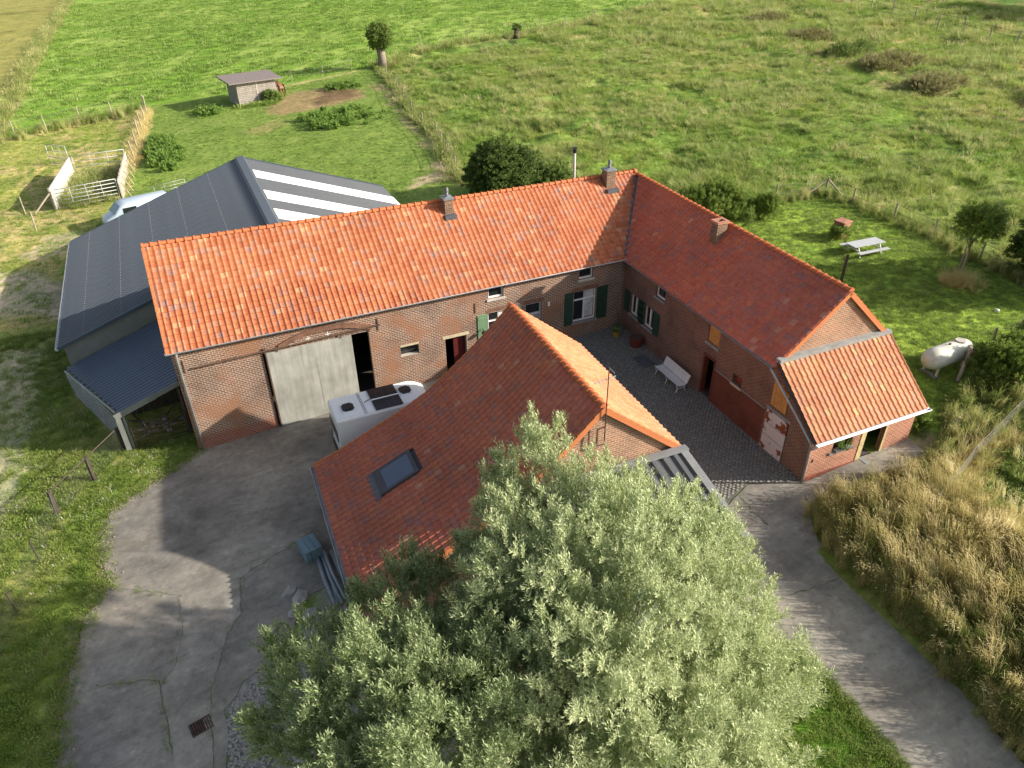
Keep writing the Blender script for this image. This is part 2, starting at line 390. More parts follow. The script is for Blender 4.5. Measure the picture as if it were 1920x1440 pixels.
# ------------------------------------------------------------------ mesh builder
class MB:
    def __init__(s): s.v = []; s.f = []; s.m = []; s.cur = 0
    def add(s, vs, fs):
        o = len(s.v); s.v += [tuple(v) for v in vs]
        for f in fs: s.f.append(tuple(o+i for i in f)); s.m.append(s.cur)
        return s
    def hexa(s, b, t):
        return s.add(list(b)+list(t), [(3, 2, 1, 0), (4, 5, 6, 7), (0, 1, 5, 4), (1, 2, 6, 5), (2, 3, 7, 6), (3, 0, 4, 7)])
    def box(s, x0, x1, y0, y1, z0, z1):
        return s.hexa([(x0, y0, z0), (x1, y0, z0), (x1, y1, z0), (x0, y1, z0)], [(x0, y0, z1), (x1, y0, z1), (x1, y1, z1), (x0, y1, z1)])
    def bar(s, a, b, w, h=None, upv=(0, 0, 1)):
        a = Vector(a); b = Vector(b); h = w if h is None else h
        d = (b-a).normalized(); u = Vector(upv)
        if abs(d.dot(u)) > .98: u = Vector((1, 0, 0))
        sd = d.cross(u).normalized()*w/2; tp = sd.cross(d).normalized()*h/2
        return s.hexa([a-sd-tp, a+sd-tp, b+sd-tp, b-sd-tp], [a-sd+tp, a+sd+tp, b+sd+tp, b-sd+tp])
    def tube(s, pts, r, n=6, r2=None, caps=True):
        pts = [Vector(p) for p in pts]; k = len(pts); rings = []
        for i, p in enumerate(pts):
            d = (pts[min(i+1, k-1)]-pts[max(i-1, 0)]).normalized()
            u = Vector((0, 0, 1)) if abs(d.z) < .9 else Vector((1, 0, 0))
            a = d.cross(u).normalized(); c = a.cross(d).normalized()
            rr = r[i] if isinstance(r, (list, tuple)) else (r if r2 is None else r+(r2-r)*i/(k-1))
            rings.append([p+(a*math.cos(2*math.pi*j/n)+c*math.sin(2*math.pi*j/n))*rr for j in range(n)])
        vs = [v for R in rings for v in R]; fs = []
        for i in range(k-1):
            for j in range(n):
                fs.append((i*n+j, i*n+(j+1) % n, (i+1)*n+(j+1) % n, (i+1)*n+j))
        if caps: fs.append(tuple(range(n))[::-1]); fs.append(tuple((k-1)*n+j for j in range(n)))
        return s.add(vs, fs)
    def build(s, name, mats, parent=None, smooth=False, off=None):
        me = bpy.data.meshes.new(name)
        me.from_pydata(s.v, [], s.f)
        if isinstance(mats, str): mats = [mats]
        for mm in mats: me.materials.append(MATS[mm])
        me.polygons.foreach_set('material_index', s.m)
        boxuv(me)
        if smooth: me.polygons.foreach_set('use_smooth', [True]*len(me.polygons))
        me.update()
        o = bpy.data.objects.new(name, me); COL.objects.link(o)
        if parent: par(o, parent)
        return o
def boxuv(me):
    uvl = me.uv_layers.new(name='UVMap')
    nv = len(me.vertices); co = np.empty(nv*3); me.vertices.foreach_get('co', co); co = co.reshape(-1, 3)
    npoly = len(me.polygons)
    if not npoly: return
    nm = np.empty(npoly*3); me.polygons.foreach_get('normal', nm); nm = nm.reshape(-1, 3)
    lt = np.empty(npoly, int); me.polygons.foreach_get('loop_total', lt)
    li = np.empty(len(me.loops), int); me.loops.foreach_get('vertex_index', li)
    P = co[li]; Nn = np.repeat(nm, lt, 0)
    flat = np.abs(Nn[:, 2]) > .75
    h = np.hypot(Nn[:, 0], Nn[:, 1])+1e-9
    u = np.where(flat, P[:, 0], (-Nn[:, 1]*P[:, 0]+Nn[:, 0]*P[:, 1])/h)
    v = np.where(flat, P[:, 1], P[:, 2])
    uvl.data.foreach_set('uv', np.column_stack([u, v]).ravel())
def par(o, p):
    o.parent = p
    if p.get('_ox') is not None:
        o.matrix_parent_inverse = Matrix.Identity(4)
def thing(name, label, cat, loc=(0, 0, 0), rz=0, group=None):
    o = bpy.data.objects.new(name, None); COL.objects.link(o)
    o.location = loc; o.rotation_euler = (0, 0, rz); o.empty_display_size = .2
    o['label'] = label; o['category'] = cat
    if group: o['group'] = group
    return o
def tag(o, label, cat, group=None, kind=None):
    o['label'] = label
    if cat: o['category'] = cat
    if group: o['group'] = group
    if kind: o['kind'] = kind
    return o
def structure(o, label=None):
    o['kind'] = 'structure'
    if label: o['label'] = label
    return o
def inst(me, name, parent, M):
    o = bpy.data.objects.new(name, me); COL.objects.link(o)
    o.parent = parent; o.matrix_local = M
    return o
def copy_tree(o, parent=None):
    c = o.copy(); COL.objects.link(c); c.parent = parent
    for ch in list(o.children): copy_tree(ch, c)
    return c

# ------------------------------------------------------------------ scattering (geometry nodes, for stuff and crowns)
def scatter(name, P, rot, scl, proto, parent=None):
    me = bpy.data.meshes.new(name); n = len(P)
    me.vertices.add(n); me.vertices.foreach_set('co', np.asarray(P, float).ravel())
    a = me.attributes.new('rot', 'FLOAT_VECTOR', 'POINT'); a.data.foreach_set('vector', np.asarray(rot, float).ravel())
    a = me.attributes.new('scl', 'FLOAT_VECTOR', 'POINT')
    scl = np.asarray(scl, float)
    if scl.ndim == 1: scl = np.repeat(scl[:, None], 3, 1)
    a.data.foreach_set('vector', scl.ravel())
    for mm in proto.data.materials: me.materials.append(mm)
    o = bpy.data.objects.new(name, me); COL.objects.link(o)
    if parent: o.parent = parent
    ng = bpy.data.node_groups.new(name+'_nodes', 'GeometryNodeTree')
    ng.interface.new_socket('Geometry', in_out='INPUT', socket_type='NodeSocketGeometry')
    ng.interface.new_socket('Geometry', in_out='OUTPUT', socket_type='NodeSocketGeometry')
    N, L = ng.nodes, ng.links
    gi = N.new('NodeGroupInput'); go = N.new('NodeGroupOutput')
    mp = N.new('GeometryNodeMeshToPoints'); L.new(gi.outputs[0], mp.inputs[0])
    ip = N.new('GeometryNodeInstanceOnPoints'); L.new(mp.outputs[0], ip.inputs['Points'])
    oi = N.new('GeometryNodeObjectInfo'); oi.inputs['Object'].default_value = proto
    L.new(oi.outputs['Geometry'], ip.inputs['Instance'])
    ra = N.new('GeometryNodeInputNamedAttribute'); ra.data_type = 'FLOAT_VECTOR'; ra.inputs['Name'].default_value = 'rot'
    er = N.new('FunctionNodeEulerToRotation'); L.new(ra.outputs['Attribute'], er.inputs[0]); L.new(er.outputs[0], ip.inputs['Rotation'])
    sa = N.new('GeometryNodeInputNamedAttribute'); sa.data_type = 'FLOAT_VECTOR'; sa.inputs['Name'].default_value = 'scl'
    L.new(sa.outputs['Attribute'], ip.inputs['Scale'])
    L.new(ip.outputs[0], go.inputs[0])
    md = o.modifiers.new('scatter', 'NODES'); md.node_group = ng
    return o
def protoobj(name, vs, fs, mat):
    me = bpy.data.meshes.new(name); me.from_pydata(vs, [], fs); me.materials.append(MATS[mat])
    return bpy.data.objects.new(name, me)          # never linked: only the scatter nodes read it
def tuft(name, mat, n, h, w, spread, lean, seed=0, seedhead=False):
    r = random.Random(seed); vs = []; fs = []
    for i in range(n):
        a = r.random()*6.283; d = spread*math.sqrt(r.random()); bx, by = d*math.cos(a), d*math.sin(a)
        a2 = a+r.uniform(-1, 1); ln = lean*r.uniform(.3, 1.2); hh = h*r.uniform(.55, 1.1)
        wx, wy = -math.sin(a2+r.uniform(-1, 1))*w/2, math.cos(a2)*w/2
        mx, my = bx+math.cos(a2)*ln*.35*hh, by+math.sin(a2)*ln*.35*hh
        tx, ty = bx+math.cos(a2)*ln*hh, by+math.sin(a2)*ln*hh
        o = len(vs)
        vs += [(bx-wx, by-wy, 0), (bx+wx, by+wy, 0), (mx+wx*.8, my+wy*.8, hh*.55), (mx-wx*.8, my-wy*.8, hh*.55), (tx, ty, hh)]
        fs += [(o, o+1, o+2, o+3), (o+3, o+2, o+4)]
        if seedhead and r.random() < .45:
            o = len(vs); k = w*1.6
            vs += [(tx-k*.6, ty, hh*.93), (tx, ty+k*.6, hh*1.0), (tx+k*.6, ty, hh*1.03), (tx+math.cos(a2)*.10, ty+math.sin(a2)*.10, hh*1.14)]
            fs += [(o, o+1, o+2), (o, o+2, o+3)]
    return protoobj(name, vs, fs, mat)
def twig(name, mat, L=.6, n=22, ll=.13, lw=.022, ang=.7, seed=0, sub=2):
    r = random.Random(seed); vs = []; fs = []
    def stem(p, d, L, n):
        a = Vector(p); d = Vector(d).normalized()
        side = d.orthogonal().normalized(); s2 = d.cross(side)
        o = len(vs); w = .006
        e = a+d*L
        vs.extend([tuple(a+side*w), tuple(a-side*w), tuple(e)]); fs.append((o, o+1, o+2))
        for i in range(n):
            t = (i+.5)/n; ph = i*2.4+r.uniform(-.4, .4); q = a+d*L*t
            out = side*math.cos(ph)+s2*math.sin(ph)
            ld = (d*math.cos(ang)+out*math.sin(ang)+Vector((0, 0, r.uniform(-.15, .1)))).normalized()
            l = ll*r.uniform(.75, 1.15)*(1-.35*t)
            wd = ld.cross(out+Vector((r.uniform(-.6, .6), r.uniform(-.6, .6), r.uniform(-.6, .6)))).normalized()*lw/2
            o = len(vs); m = q+ld*l*.45
            vs.extend([tuple(q), tuple(m+wd), tuple(q+ld*l), tuple(m-wd)]); fs.append((o, o+1, o+2, o+3))
    stem((0, 0, 0), (0, 0, 1), L, n)
    for k in range(sub):
        a = r.random()*6.28; t = L*r.uniform(.15, .5)
        stem((0, 0, t), (math.cos(a)*.8, math.sin(a)*.8, 1), L*r.uniform(.45, .65), int(n*.6))
    return protoobj(name, vs, fs, mat)
def crown(parent, C, R, nc, cr, nt, proto, scale, upb=.35, low=-.4, seed=0, outb=.6, sv=.35, shell=.5):
    """clumps of twigs spread through an ellipsoid; C relative to parent"""
    g = np.random.default_rng(seed); C = np.array(C, float); R = np.array(R, float)
    cc = []
    while len(cc) < nc:
        v = g.normal(size=3); v /= np.linalg.norm(v)
        if v[2] < low: continue
        cc.append(v*(shell+(1-shell)*g.random()**.5))
    cc = np.array(cc)
    ci = g.integers(0, nc, nt)
    crr = cr*g.uniform(.45, 1.6, nc)
    d = g.normal(size=(nt, 3)); d /= np.linalg.norm(d, axis=1)[:, None]
    rr = g.random(nt)**.4
    P = C+cc[ci]*(R-cr*.6)+d*(crr[ci]*rr)[:, None]
    outw = cc[ci]/np.linalg.norm(cc[ci], axis=1)[:, None]
    D = d*.7+outw*outb+np.array([0, 0, upb])+g.normal(size=(nt, 3))*.25
    D /= np.linalg.norm(D, axis=1)[:, None]
    rot = np.column_stack([np.zeros(nt), np.arccos(np.clip(D[:, 2], -1, 1)), np.arctan2(D[:, 1], D[:, 0])])
    o = scatter('crown', P, rot, scale*g.uniform(1-sv, 1+sv, nt), proto, parent)
    o['kind'] = 'stuff'
    return o, [C+c*(R-cr*.6) for c in cc]
def limbs(parent, base, top, r, targets, mat='bark', n=10, name='trunk'):
    mb = MB(); base = Vector(base); top = Vector(top)
    mid = base.lerp(top, .5)+Vector((random.uniform(-.1, .1), random.uniform(-.1, .1), 0))
    mb.tube([base-Vector((0, 0, .2)), base+Vector((0, 0, .15)), mid, top], [r*1.35, r*1.05, r*.85, r*.7], 9)
    o = mb.build(name, mat, parent, True)
    mb = MB()
    for t in targets[:n]:
        t = Vector(t); a = top.lerp(base, random.uniform(0, .25))
        m1 = a.lerp(t, .45)+Vector((0, 0, (t-a).length*.12))
        mb.tube([a, m1, t], [r*.42, r*.26, r*.08], 6)
    mb.build('limb', mat, parent, True)
    return o

# ================================================================== GROUND
DRIVE = [(-24.9, .1), (-26.3, -.9), (-27.8, -1.7), (-29.4, -2.8), (-29.8, -4.3), (-29.3, -7.4), (-30.2, -8.8), (-30.7, -11.2), (-30.9, -15.1), (-30.6, -20),
         (-26, -21), (-25.7, -17.4), (-25.6, -15.6), (-24.8, -14.6), (-23.2, -14.0), (-22.2, -12.0), (-20.0, -11.5), (-16, -11), (-9, -7), (-9, .1)]
PATH = [(-16, -15.6), (-7.6, -14.9), (-4.3, -15.7), (-2.6, -15.1), (-.3, -16.1), (6.1, -16.0), (5.9, -17.1), (4.7, -17.4), (3.2, -17.3), (1.7, -17.1), (.6, -16.9), (-.4, -17.1), (-1.3, -17.5), (-1.9, -18.2),
        (-2.2, -19), (-2.3, -19.8), (-2.35, -21.0), (-2.7, -23.9), (-2.9, -26.1), (-3.3, -28.6), (-4.2, -36), (-7.3, -36), (-6.65, -27.3), (-6.55, -25.1), (-6.5, -22.9), (-7.5, -21.6), (-16, -21.6)]
PADDOCK = [(-8, 27), (-5, 27.5), (1.5, 33), (2.9, 38.1), (4.2, 45.1), (4.8, 52), (5.0, 56.1), (7.6, 70.7), (9.0, 86), (4.7, 84.5), (-.2, 82.1), (-6.8, 81.7),
           (-25.5, 82), (-26.8, 57), (-28, 44), (-30, 40), (-33, 28), (-20, 20)]
PEN = [(-33.8, 43.7), (-28.2, 44.1), (-27.3, 53.6), (-32.7, 54.8)]
FENCER = [(20.5, 10.9), (26.1, 10.1), (26.6, 7.4), (26.5, 3.2), (26.4, -.5), (25.8, -4.7), (25, -10)]
LAWN = [(6, 10), (20.5, 10.9), (26.1, 10.1), (26.6, 7.4), (26.5, 3.2), (26.4, -.5), (25.8, -4.7), (24.5, -9.5), (20, -13), (13, -13.5), (10, -15.5), (6.6, -16.4), (6.6, -2)]
FB = [(9.0, 86.0), (7.6, 70.7), (5.0, 56.1), (4.5, 50.8), (4.2, 45.1), (2.9, 38.1), (1.7, 33.1), (1.2, 29)]
FT = [(9.6, 84.5), (19, 93.7), (37.7, 96.1), (50.5, 101.4), (66.5, 106.2), (84.6, 117.4), (140, 150)]
LEFTEDGE = [(-41.0, 252), (-42.2, 143), (-42.2, 101.7), (-42.6, 84.5), (-43.5, 72)]
FE = [(-60, 68), (-43.0, 72.3), (-39.8, 74.5), (-36.5, 76.3), (-32.8, 79.0), (-28.9, 79.0), (-25.2, 82.0)]
DRYBANK = [(-2.3, -19.3), (-1.3, -17.9), (0.6, -17.4), (4.5, -17.9), (7.0, -17.0), (9, -15.4), (13, -14.6), (19, -14.5), (19, -36), (-3.6, -36), (-3.1, -28.6), (-2.75, -25), (-2.5, -22)]

def region(x, y):
    """albedo of the ground at each point (what grows or lies there)"""
    x = np.asarray(x, float); y = np.asarray(y, float)
    wx = x+(fbm(x, y, 2.2, 3, 1)-.5)*1.6; wy = y+(fbm(x, y, 2.2, 3, 4)-.5)*1.6
    n = fbm(x, y, 9, 5, 2)[..., None]; n2 = fbm(x, y, 2.5, 4, 5)[..., None]; big = fbm(x, y, 28, 3, 3)[..., None]
    A = np.array
    green = A((.115, .19, .032)); straw = A((.27, .235, .105)); deep = A((.06, .115, .022))
    past = green+(straw-green)*sm(.46, .70, n*.5+n2*.2+big*.3+.08*np.clip((x[..., None]-20)/60, 0, 1))*(.5+.4*sm(10, 60, x)[..., None])
    past = past+(deep-past)*sm(.52, .66, fbm(x, y, 5, 4, 6)[..., None])*.7
    past = past+(A((.17, .115, .06))-past)*(sm(.60, .70, fbm(x, y, 7, 4, 0))*sm(30, 60, x))[..., None]*.6
    c = past
    # mown meadow behind
    u = x*.35+y*.94; v = x*.94-y*.35
    streak = fbm(u*.25, v*1.6, 3, 4, 2)[..., None]; st2 = fbm(u, v*.3, 4, 4, 6)[..., None]
    mead = A((.115, .215, .026))+(A((.21, .29, .065))-A((.115, .215, .026)))*sm(.40, .66, streak*.5+st2*.5)*.8
    fty = np.interp(x, [p[0] for p in FT], [p[1] for p in FT])
    fey = np.interp(x, [p[0] for p in FE], [p[1] for p in FE])
    bound = np.where(x < -25, fey, np.where(x < 9.3, 83, fty))
    mk = sm(-.6, .6, wy-bound)[..., None]*(wx > -43)[..., None]
    c = c+(mead-c)*mk
    ftd = segdist(x, y, FT)+(fbm(x, y, 3, 3, 2)-.5)*2; c = c+(A((.30, .27, .12))-c)*(sm(3.2, .5, ftd)*sm(-3.5, -1, fty-y+0)*.5)[..., None]
    # dry field on the far left
    lm = sm(.6, -.6, wx+42.4)[..., None]*(y > 60)[..., None]
    lf = A((.15, .17, .040))+(A((.25, .235, .075))-A((.17, .18, .045)))*n2
    lf = lf*(1-.35*sm(.6, .7, n))
    c = c+(lf-c)*lm
    ed = segdist(x, y, LEFTEDGE)+(fbm(x, y, 3, 3, 2)-.5)*1.5
    c = c+(A((.27, .24, .11))-c)*sm(1.6, .3, ed)[..., None]
    # rough ground left of the paddock
    rough = (x < -24) & (y > 18) & (y < 82) & (wy < bound)
    rg = A((.19, .22, .05))+(A((.33, .28, .12))-A((.19, .22, .05)))*sm(.4, .65, n2*.5+n*.5)
    c = np.where(rough[..., None] & (inpoly(wx, wy, PADDOCK) == False)[..., None], rg, c)
    # paddock, grazed short
    pk = inpoly(x+(wx-x)*.4, y+(wy-y)*.4, PADDOCK)[..., None]
    pc = A((.105, .175, .028))+(A((.14, .20, .045))-A((.105, .175, .028)))*n2
    c = np.where(pk, pc*(.85+.3*n), c)
    # lawn in the garden
    lk = inpoly(wx*.3+x*.7, wy*.3+y*.7, LAWN)[..., None]
    lc = A((.15, .26, .028))+(A((.22, .31, .048))-A((.15, .26, .028)))*n2
    c = np.where(lk, lc, c)
    # verge and grass left of the yard
    vk = (x < -24.5) & (y < 20)
    vc = A((.13, .20, .032))+(A((.23, .25, .07))-A((.13, .20, .032)))*sm(.4, .62, n2*.6+n*.4)
    c = np.where(vk[..., None], vc, c)
    def blob(poly, col, amt=1., soft=1):
        nonlocal c
        d = segdist(x, y, poly+[poly[0]]); ins = inpoly(x, y, poly)
        sd = np.where(ins, -d, d)+(fbm(x, y, 1.8, 4, 3)-.5)*2.2*soft
        c = c+(A(col)-c)*(sm(.35, -.35, sd)*amt)[..., None]
    # worn tracks on the left
    blob([(-44, 24), (-35.4, 22), (-32.2, 20), (-31.8, 23), (-35, 30.5), (-38, 31)], (.36, .32, .23), .7)
    blob([(-36.5, 32.5), (-33.2, 31.5), (-31.5, 34), (-31.7, 38), (-34.6, 37.6)], (.33, .31, .20), .55)
    blob([(-45, 20), (-33.4, 16), (-33.0, 3), (-34.5, -4), (-37, -12), (-46, -12)], (.30, .29, .22), .55, 1.5)
    # bare earth in the paddock
    blob([(-8.2, 73.5), (-5.5, 77), (-1.2, 77.8), (4.2, 72), (2.4, 68), (-3.5, 66.5), (-9.5, 65.5), (-10.6, 69.5)], (.22, .165, .082), .85, 1.3)
    blob([(-5.5, 68), (-1.4, 75.5), (3.2, 72), (1.5, 69)], (.09, .062, .034), .8, 1.4)
    blob([(-15, 61), (-10, 64), (-9.5, 61), (-13, 58.5)], (.26, .18, .10), .35)
    pth = [(5.6, 74), (6.0, 69), (4.9, 63), (3.4, 52), (2.6, 42), (1.6, 36.5), (.2, 32)]
    d = segdist(x, y, pth)+(fbm(x, y, 1.6, 3, 2)-.5)*1.6
    c = c+(A((.26, .215, .115))-c)*(sm(.75, .25, d)*.75)[..., None]
    blob([(-3, 31), (1.2, 31.5), (1.7, 35), (.9, 36.5), (-.3, 34)], (.36, .29, .18), .9)
    blob([(7.5, 49.5), (5.4, 49.5), (5.2, 47.5), (8.0, 48)], (.34, .24, .16), .8)
    blob([(6.0, 72), (4.6, 74), (4.5, 66), (5.6, 66)], (.26, .20, .11), .7)
    # straw strips under the fences
    for ln, w, am in ((FB, .75, .55), (FE, 1.0, .7), ([(-24.8, 80), (-25.6, 70), (-26.9, 57), (-27.3, 53.6)], 1.2, .85), ([(-7, 82), (-2, 83), (5, 84.6)], .7, .6), (FENCER, .8, .35)):
        d = segdist(x, y, ln)+(fbm(x, y, 1.2, 3, 4)-.5)*1.0
        c = c+(A((.38, .31, .15))-c)*(sm(w, w*.3, d)*am)[..., None]
    blob(PEN, (.30, .26, .10), .8, .3)
    # soil strip along the drive, gravel, earth by the annex, shady litter under the willows
    dd = segdist(x, y, DRIVE[:10])+(fbm(x, y, .8, 3, 4)-.5)*.8
    c = c+(A((.26, .20, .12))-c)*(sm(.55, .1, dd)*.6)[..., None]
    blob([(-25.6, -15.4), (-24.7, -14.5), (-22.5, -13.8), (-20.5, -11), (-15, -11), (-15, -15), (-17, -30), (-26, -30)], (.24, .225, .215), .9, .6)
    blob([(6.3, -16.2), (7.6, -13), (8.3, -13.6), (7.4, -17), (5.6, -17.2)], (.27, .21, .15), .8, .5)
    blob([(5.9, -17.1), (4.7, -17.7), (3.2, -17.8), (.6, -17.2), (.6, -16.7), (5.9, -16.6)], (.24, .20, .15), .8, .3)
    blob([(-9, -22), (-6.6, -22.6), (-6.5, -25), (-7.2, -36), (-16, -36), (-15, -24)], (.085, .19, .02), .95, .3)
    blob(DRYBANK, (.075, .085, .022), .95, .5)  # bank ground darkened: shade between the grass stems put into the colour
    blob([(5.5, -23), (6.5, -19.5), (10, -17.5), (19, -16.5), (19, -28), (8, -27)], (.13, .20, .04), .9, 1)
    return c
def bumps(x, y):
    x = np.asarray(x, float); y = np.asarray(y, float)
    w = sm(0, 1, np.maximum(sm(26.8, 29, x), sm(14, 18, y)*sm(7.5, 10, x)))       # rough pasture
    w = np.where((y > np.interp(x, [p[0] for p in FT], [p[1] for p in FT])), .25, w)
    h = (fbm(x, y, 6, 5, 2)-.5)*1.1+(fbm(x, y, 2.4, 4, 5)-.5)*.9
    ridge = np.abs(fbm(x*.55+y*.3, y*.9-x*.15, 9, 4, 1)-.5)
    h = h-sm(.06, 0, ridge)*.35
    w2 = ((x < -25) & (y > 20) & (y < 80))*sm(20, 25, y)*.35
    bank = inpoly(x, y, DRYBANK)*sm(0, .8, segdist(x, y, DRYBANK+[DRYBANK[0]]))*(.25+.4*sm(6, 3, x)*sm(-18.5, -21, y))
    return h*np.maximum(w, w2)+bank
def surf(x, y): return gh(x, y)+bumps(x, y)

def axis(parts):
    a = []
    for lo, hi, st in parts: a += list(np.arange(lo, hi, st))
    return np.array(a+[parts[-1][1]])
gx_ = axis([(-700, -100, 60), (-100, -50, 2), (-50, -24, .4), (-24, 6, 1), (6, 40, .4), (40, 80, .7), (80, 140, 1.5), (140, 700, 40)])
gy_ = axis([(-300, -40, 20), (-40, -12, .5), (-12, 14, .6), (14, 60, .5), (60, 110, .8), (110, 300, 3), (300, 900, 50)])
X, Y = np.meshgrid(gx_, gy_)
Z = surf(X, Y)
nx, ny = len(gx_), len(gy_)
idx = np.arange(nx*ny).reshape(ny, nx)
quads = np.stack([idx[:-1, :-1], idx[:-1, 1:], idx[1:, 1:], idx[1:, :-1]], -1).reshape(-1, 4)
me = bpy.data.meshes.new('ground')
me.vertices.add(nx*ny); me.vertices.foreach_set('co', np.stack([X, Y, Z], -1).ravel())
me.loops.add(len(quads)*4); me.loops.foreach_set('vertex_index', quads.ravel())
me.polygons.add(len(quads)); me.polygons.foreach_set('loop_start', np.arange(0, len(quads)*4, 4))
me.polygons.foreach_set('loop_total', np.full(len(quads), 4)); me.polygons.foreach_set('use_smooth', np.ones(len(quads), bool))
me.update(); me.validate()
ca = me.attributes.new('gcol', 'FLOAT_COLOR', 'POINT')
cc = region(X, Y).reshape(-1, 3)
cc = cc*np.array([1.6, 1.52, 1.75])
ca.data.foreach_set('color', np.column_stack([np.clip(cc, 0.01, .6), np.ones(len(cc))]).ravel())
me.materials.append(MATS['ground'])
ground = bpy.data.objects.new('ground', me); COL.objects.link(ground)
structure(ground, 'grassy pasture, paddock and lawn ground sloping gently around the farm')

def sheet(name, poly, dz, th, mat, label):
    mb = MB(); n = len(poly)
    t = [(x, y, gz(x, y)+dz) for x, y in poly]; b = [(x, y, gz(x, y)-th) for x, y in poly]
    bm = bmesh.new(); tv = [bm.verts.new(v) for v in t]; bv = [bm.verts.new(v) for v in b]
    bm.faces.new(tv)
    for i in range(n): bm.faces.new((tv[i], bv[i], bv[(i+1) % n], tv[(i+1) % n]))
    bmesh.ops.triangulate(bm, faces=bm.faces[:]); bmesh.ops.recalc_face_normals(bm, faces=bm.faces[:])
    me = bpy.data.meshes.new(name); bm.to_mesh(me); bm.free(); me.materials.append(MATS[mat]); boxuv(me)
    o = bpy.data.objects.new(name, me); COL.objects.link(o); structure(o, label)
    if sum((poly[i][0]*poly[(i+1) % n][1]-poly[(i+1) % n][0]*poly[i][1]) for i in range(n)) < 0: pass
    return o
def rougher(poly, step=.45, amp=.10, seed=0, keep=()):
    r = random.Random(seed); out = []
    for i in range(len(poly)):
        a = Vector(poly[i]); b = Vector(poly[(i+1) % len(poly)]); L = (b-a).length
        k = max(1, int(L/step))
        for j in range(k):
            p = a.lerp(b, j/k)
            if i not in keep: p += Vector((r.uniform(-amp, amp), r.uniform(-amp, amp)))
            out.append((p.x, p.y))
    return out
sheet('driveway', rougher(DRIVE, .5, .09, 1, keep=(18, 19)), .045, .1, 'concrete', 'cracked concrete driveway and yard in front of the barn')
sheet('path', rougher(PATH, .5, .07, 2), .035, .1, 'concrete_pale', 'grey concrete path curving away from the courtyard beside dry grass')
COB = [(-9.0, .1), (.1, .1), (.35, -15.9), (-.4, -16.0), (-2.6, -15.0), (-4.2, -15.6), (-7.6, -14.8), (-9, -14.8)]
sheet('courtyard', COB, .028, .1, 'cobble_joint', 'dark jointed bed of the cobbled courtyard between the wings')
DP = [(-26.65, -9.6), (-24.4, -9.75), (-24.55, -11.5), (-25.15, -12.3), (-25.9, -14.4), (-26.1, -15.9), (-26.2, -18.9), (-27.3, -18.5), (-27.35, -16.4), (-27.55, -13.7), (-26.75, -11.6)]
sheet('driveway_strip', rougher(DP, .5, .04, 3), .049, .02, 'concrete_pale', 'paler smooth concrete strip poured down the middle of the drive')
DP2 = [(-24.35, -9.8), (-23.1, -9.3), (-22.2, -9.1), (-20.7, -8.4), (-20.4, -11), (-22.2, -12), (-23.1, -13.9), (-24.8, -14.5), (-25.5, -15.4), (-25.95, -14.4), (-25.2, -12.3), (-24.6, -11.5)]
sheet('driveway_patch', rougher(DP2, .5, .05, 4), .048, .02, 'concrete_dark', 'darker rough concrete patch below the pipes')
# cobbles of the courtyard
def cobbles():
    g = np.random.default_rng(5); pts = []
    ang = rad(-8)
    for j, v in enumerate(np.arange(-18.5, 3, .135)):
        off = .1 if j % 2 else 0
        for u in np.arange(-13, 3, .20):
            uu = u+off+g.uniform(-.02, .02); vv = v+g.uniform(-.012, .012)
            pts.append((uu*math.cos(ang)-vv*math.sin(ang), uu*math.sin(ang)+vv*math.cos(ang)))
    pts = np.array(pts); pts = pts[inpoly(pts[:, 0], pts[:, 1], [(-8.9, .0), (.0, .0), (.28, -15.8), (-.5, -15.9), (-2.6, -14.9), (-4.2, -15.45), (-7.6, -14.7), (-8.9, -14.7)])]
    n = len(pts); ca, sa = math.cos(ang), math.sin(ang)
    hw = .091*g.uniform(.86, 1.0, n); hh = .058*g.uniform(.86, 1.0, n); z = gh(pts[:, 0], pts[:, 1])
    top = z+.042+g.uniform(-.005, .006, n); V = np.zeros((n, 8, 3))
    for k, (sx_, sy_) in enumerate(((-1, -1), (1, -1), (1, 1), (-1, 1))):
        for q, (sc, zz) in enumerate(((1, z+.02), (.88, top))):
            lx, ly = sx_*hw*sc, sy_*hh*sc
            V[:, k+4*q, 0] = pts[:, 0]+lx*ca-ly*sa; V[:, k+4*q, 1] = pts[:, 1]+lx*sa+ly*ca; V[:, k+4*q, 2] = zz
    F = np.array([(4, 5, 6, 7), (0, 1, 5, 4), (1, 2, 6, 5), (2, 3, 7, 6), (3, 0, 4, 7)])
    fs = (F[None]+(np.arange(n)*8)[:, None, None]).reshape(-1, 4)
    return joined('cobbles', V.reshape(-1, 3), fs, 'cobble', np.repeat(g.random(n), 5))
def joined(name, V, F, mat, tr=None, parent=None):
    me = bpy.data.meshes.new(name)
    me.vertices.add(len(V)); me.vertices.foreach_set('co', np.asarray(V).ravel())
    me.loops.add(len(F)*4); me.loops.foreach_set('vertex_index', np.asarray(F).ravel())
    me.polygons.add(len(F)); me.polygons.foreach_set('loop_start', np.arange(0, len(F)*4, 4)); me.polygons.foreach_set('loop_total', np.full(len(F), 4))
    me.update(); me.validate()
    if tr is not None:
        a = me.attributes.new('tr', 'FLOAT', 'FACE'); a.data.foreach_set('value', tr)
    me.materials.append(MATS[mat]); boxuv(me)
    o = bpy.data.objects.new(name, me); COL.objects.link(o)
    if parent: o.parent = parent
    return o
o = cobbles(); tag(o, 'small grey cobblestones paving the shaded courtyard', 'cobblestones', kind='stuff')
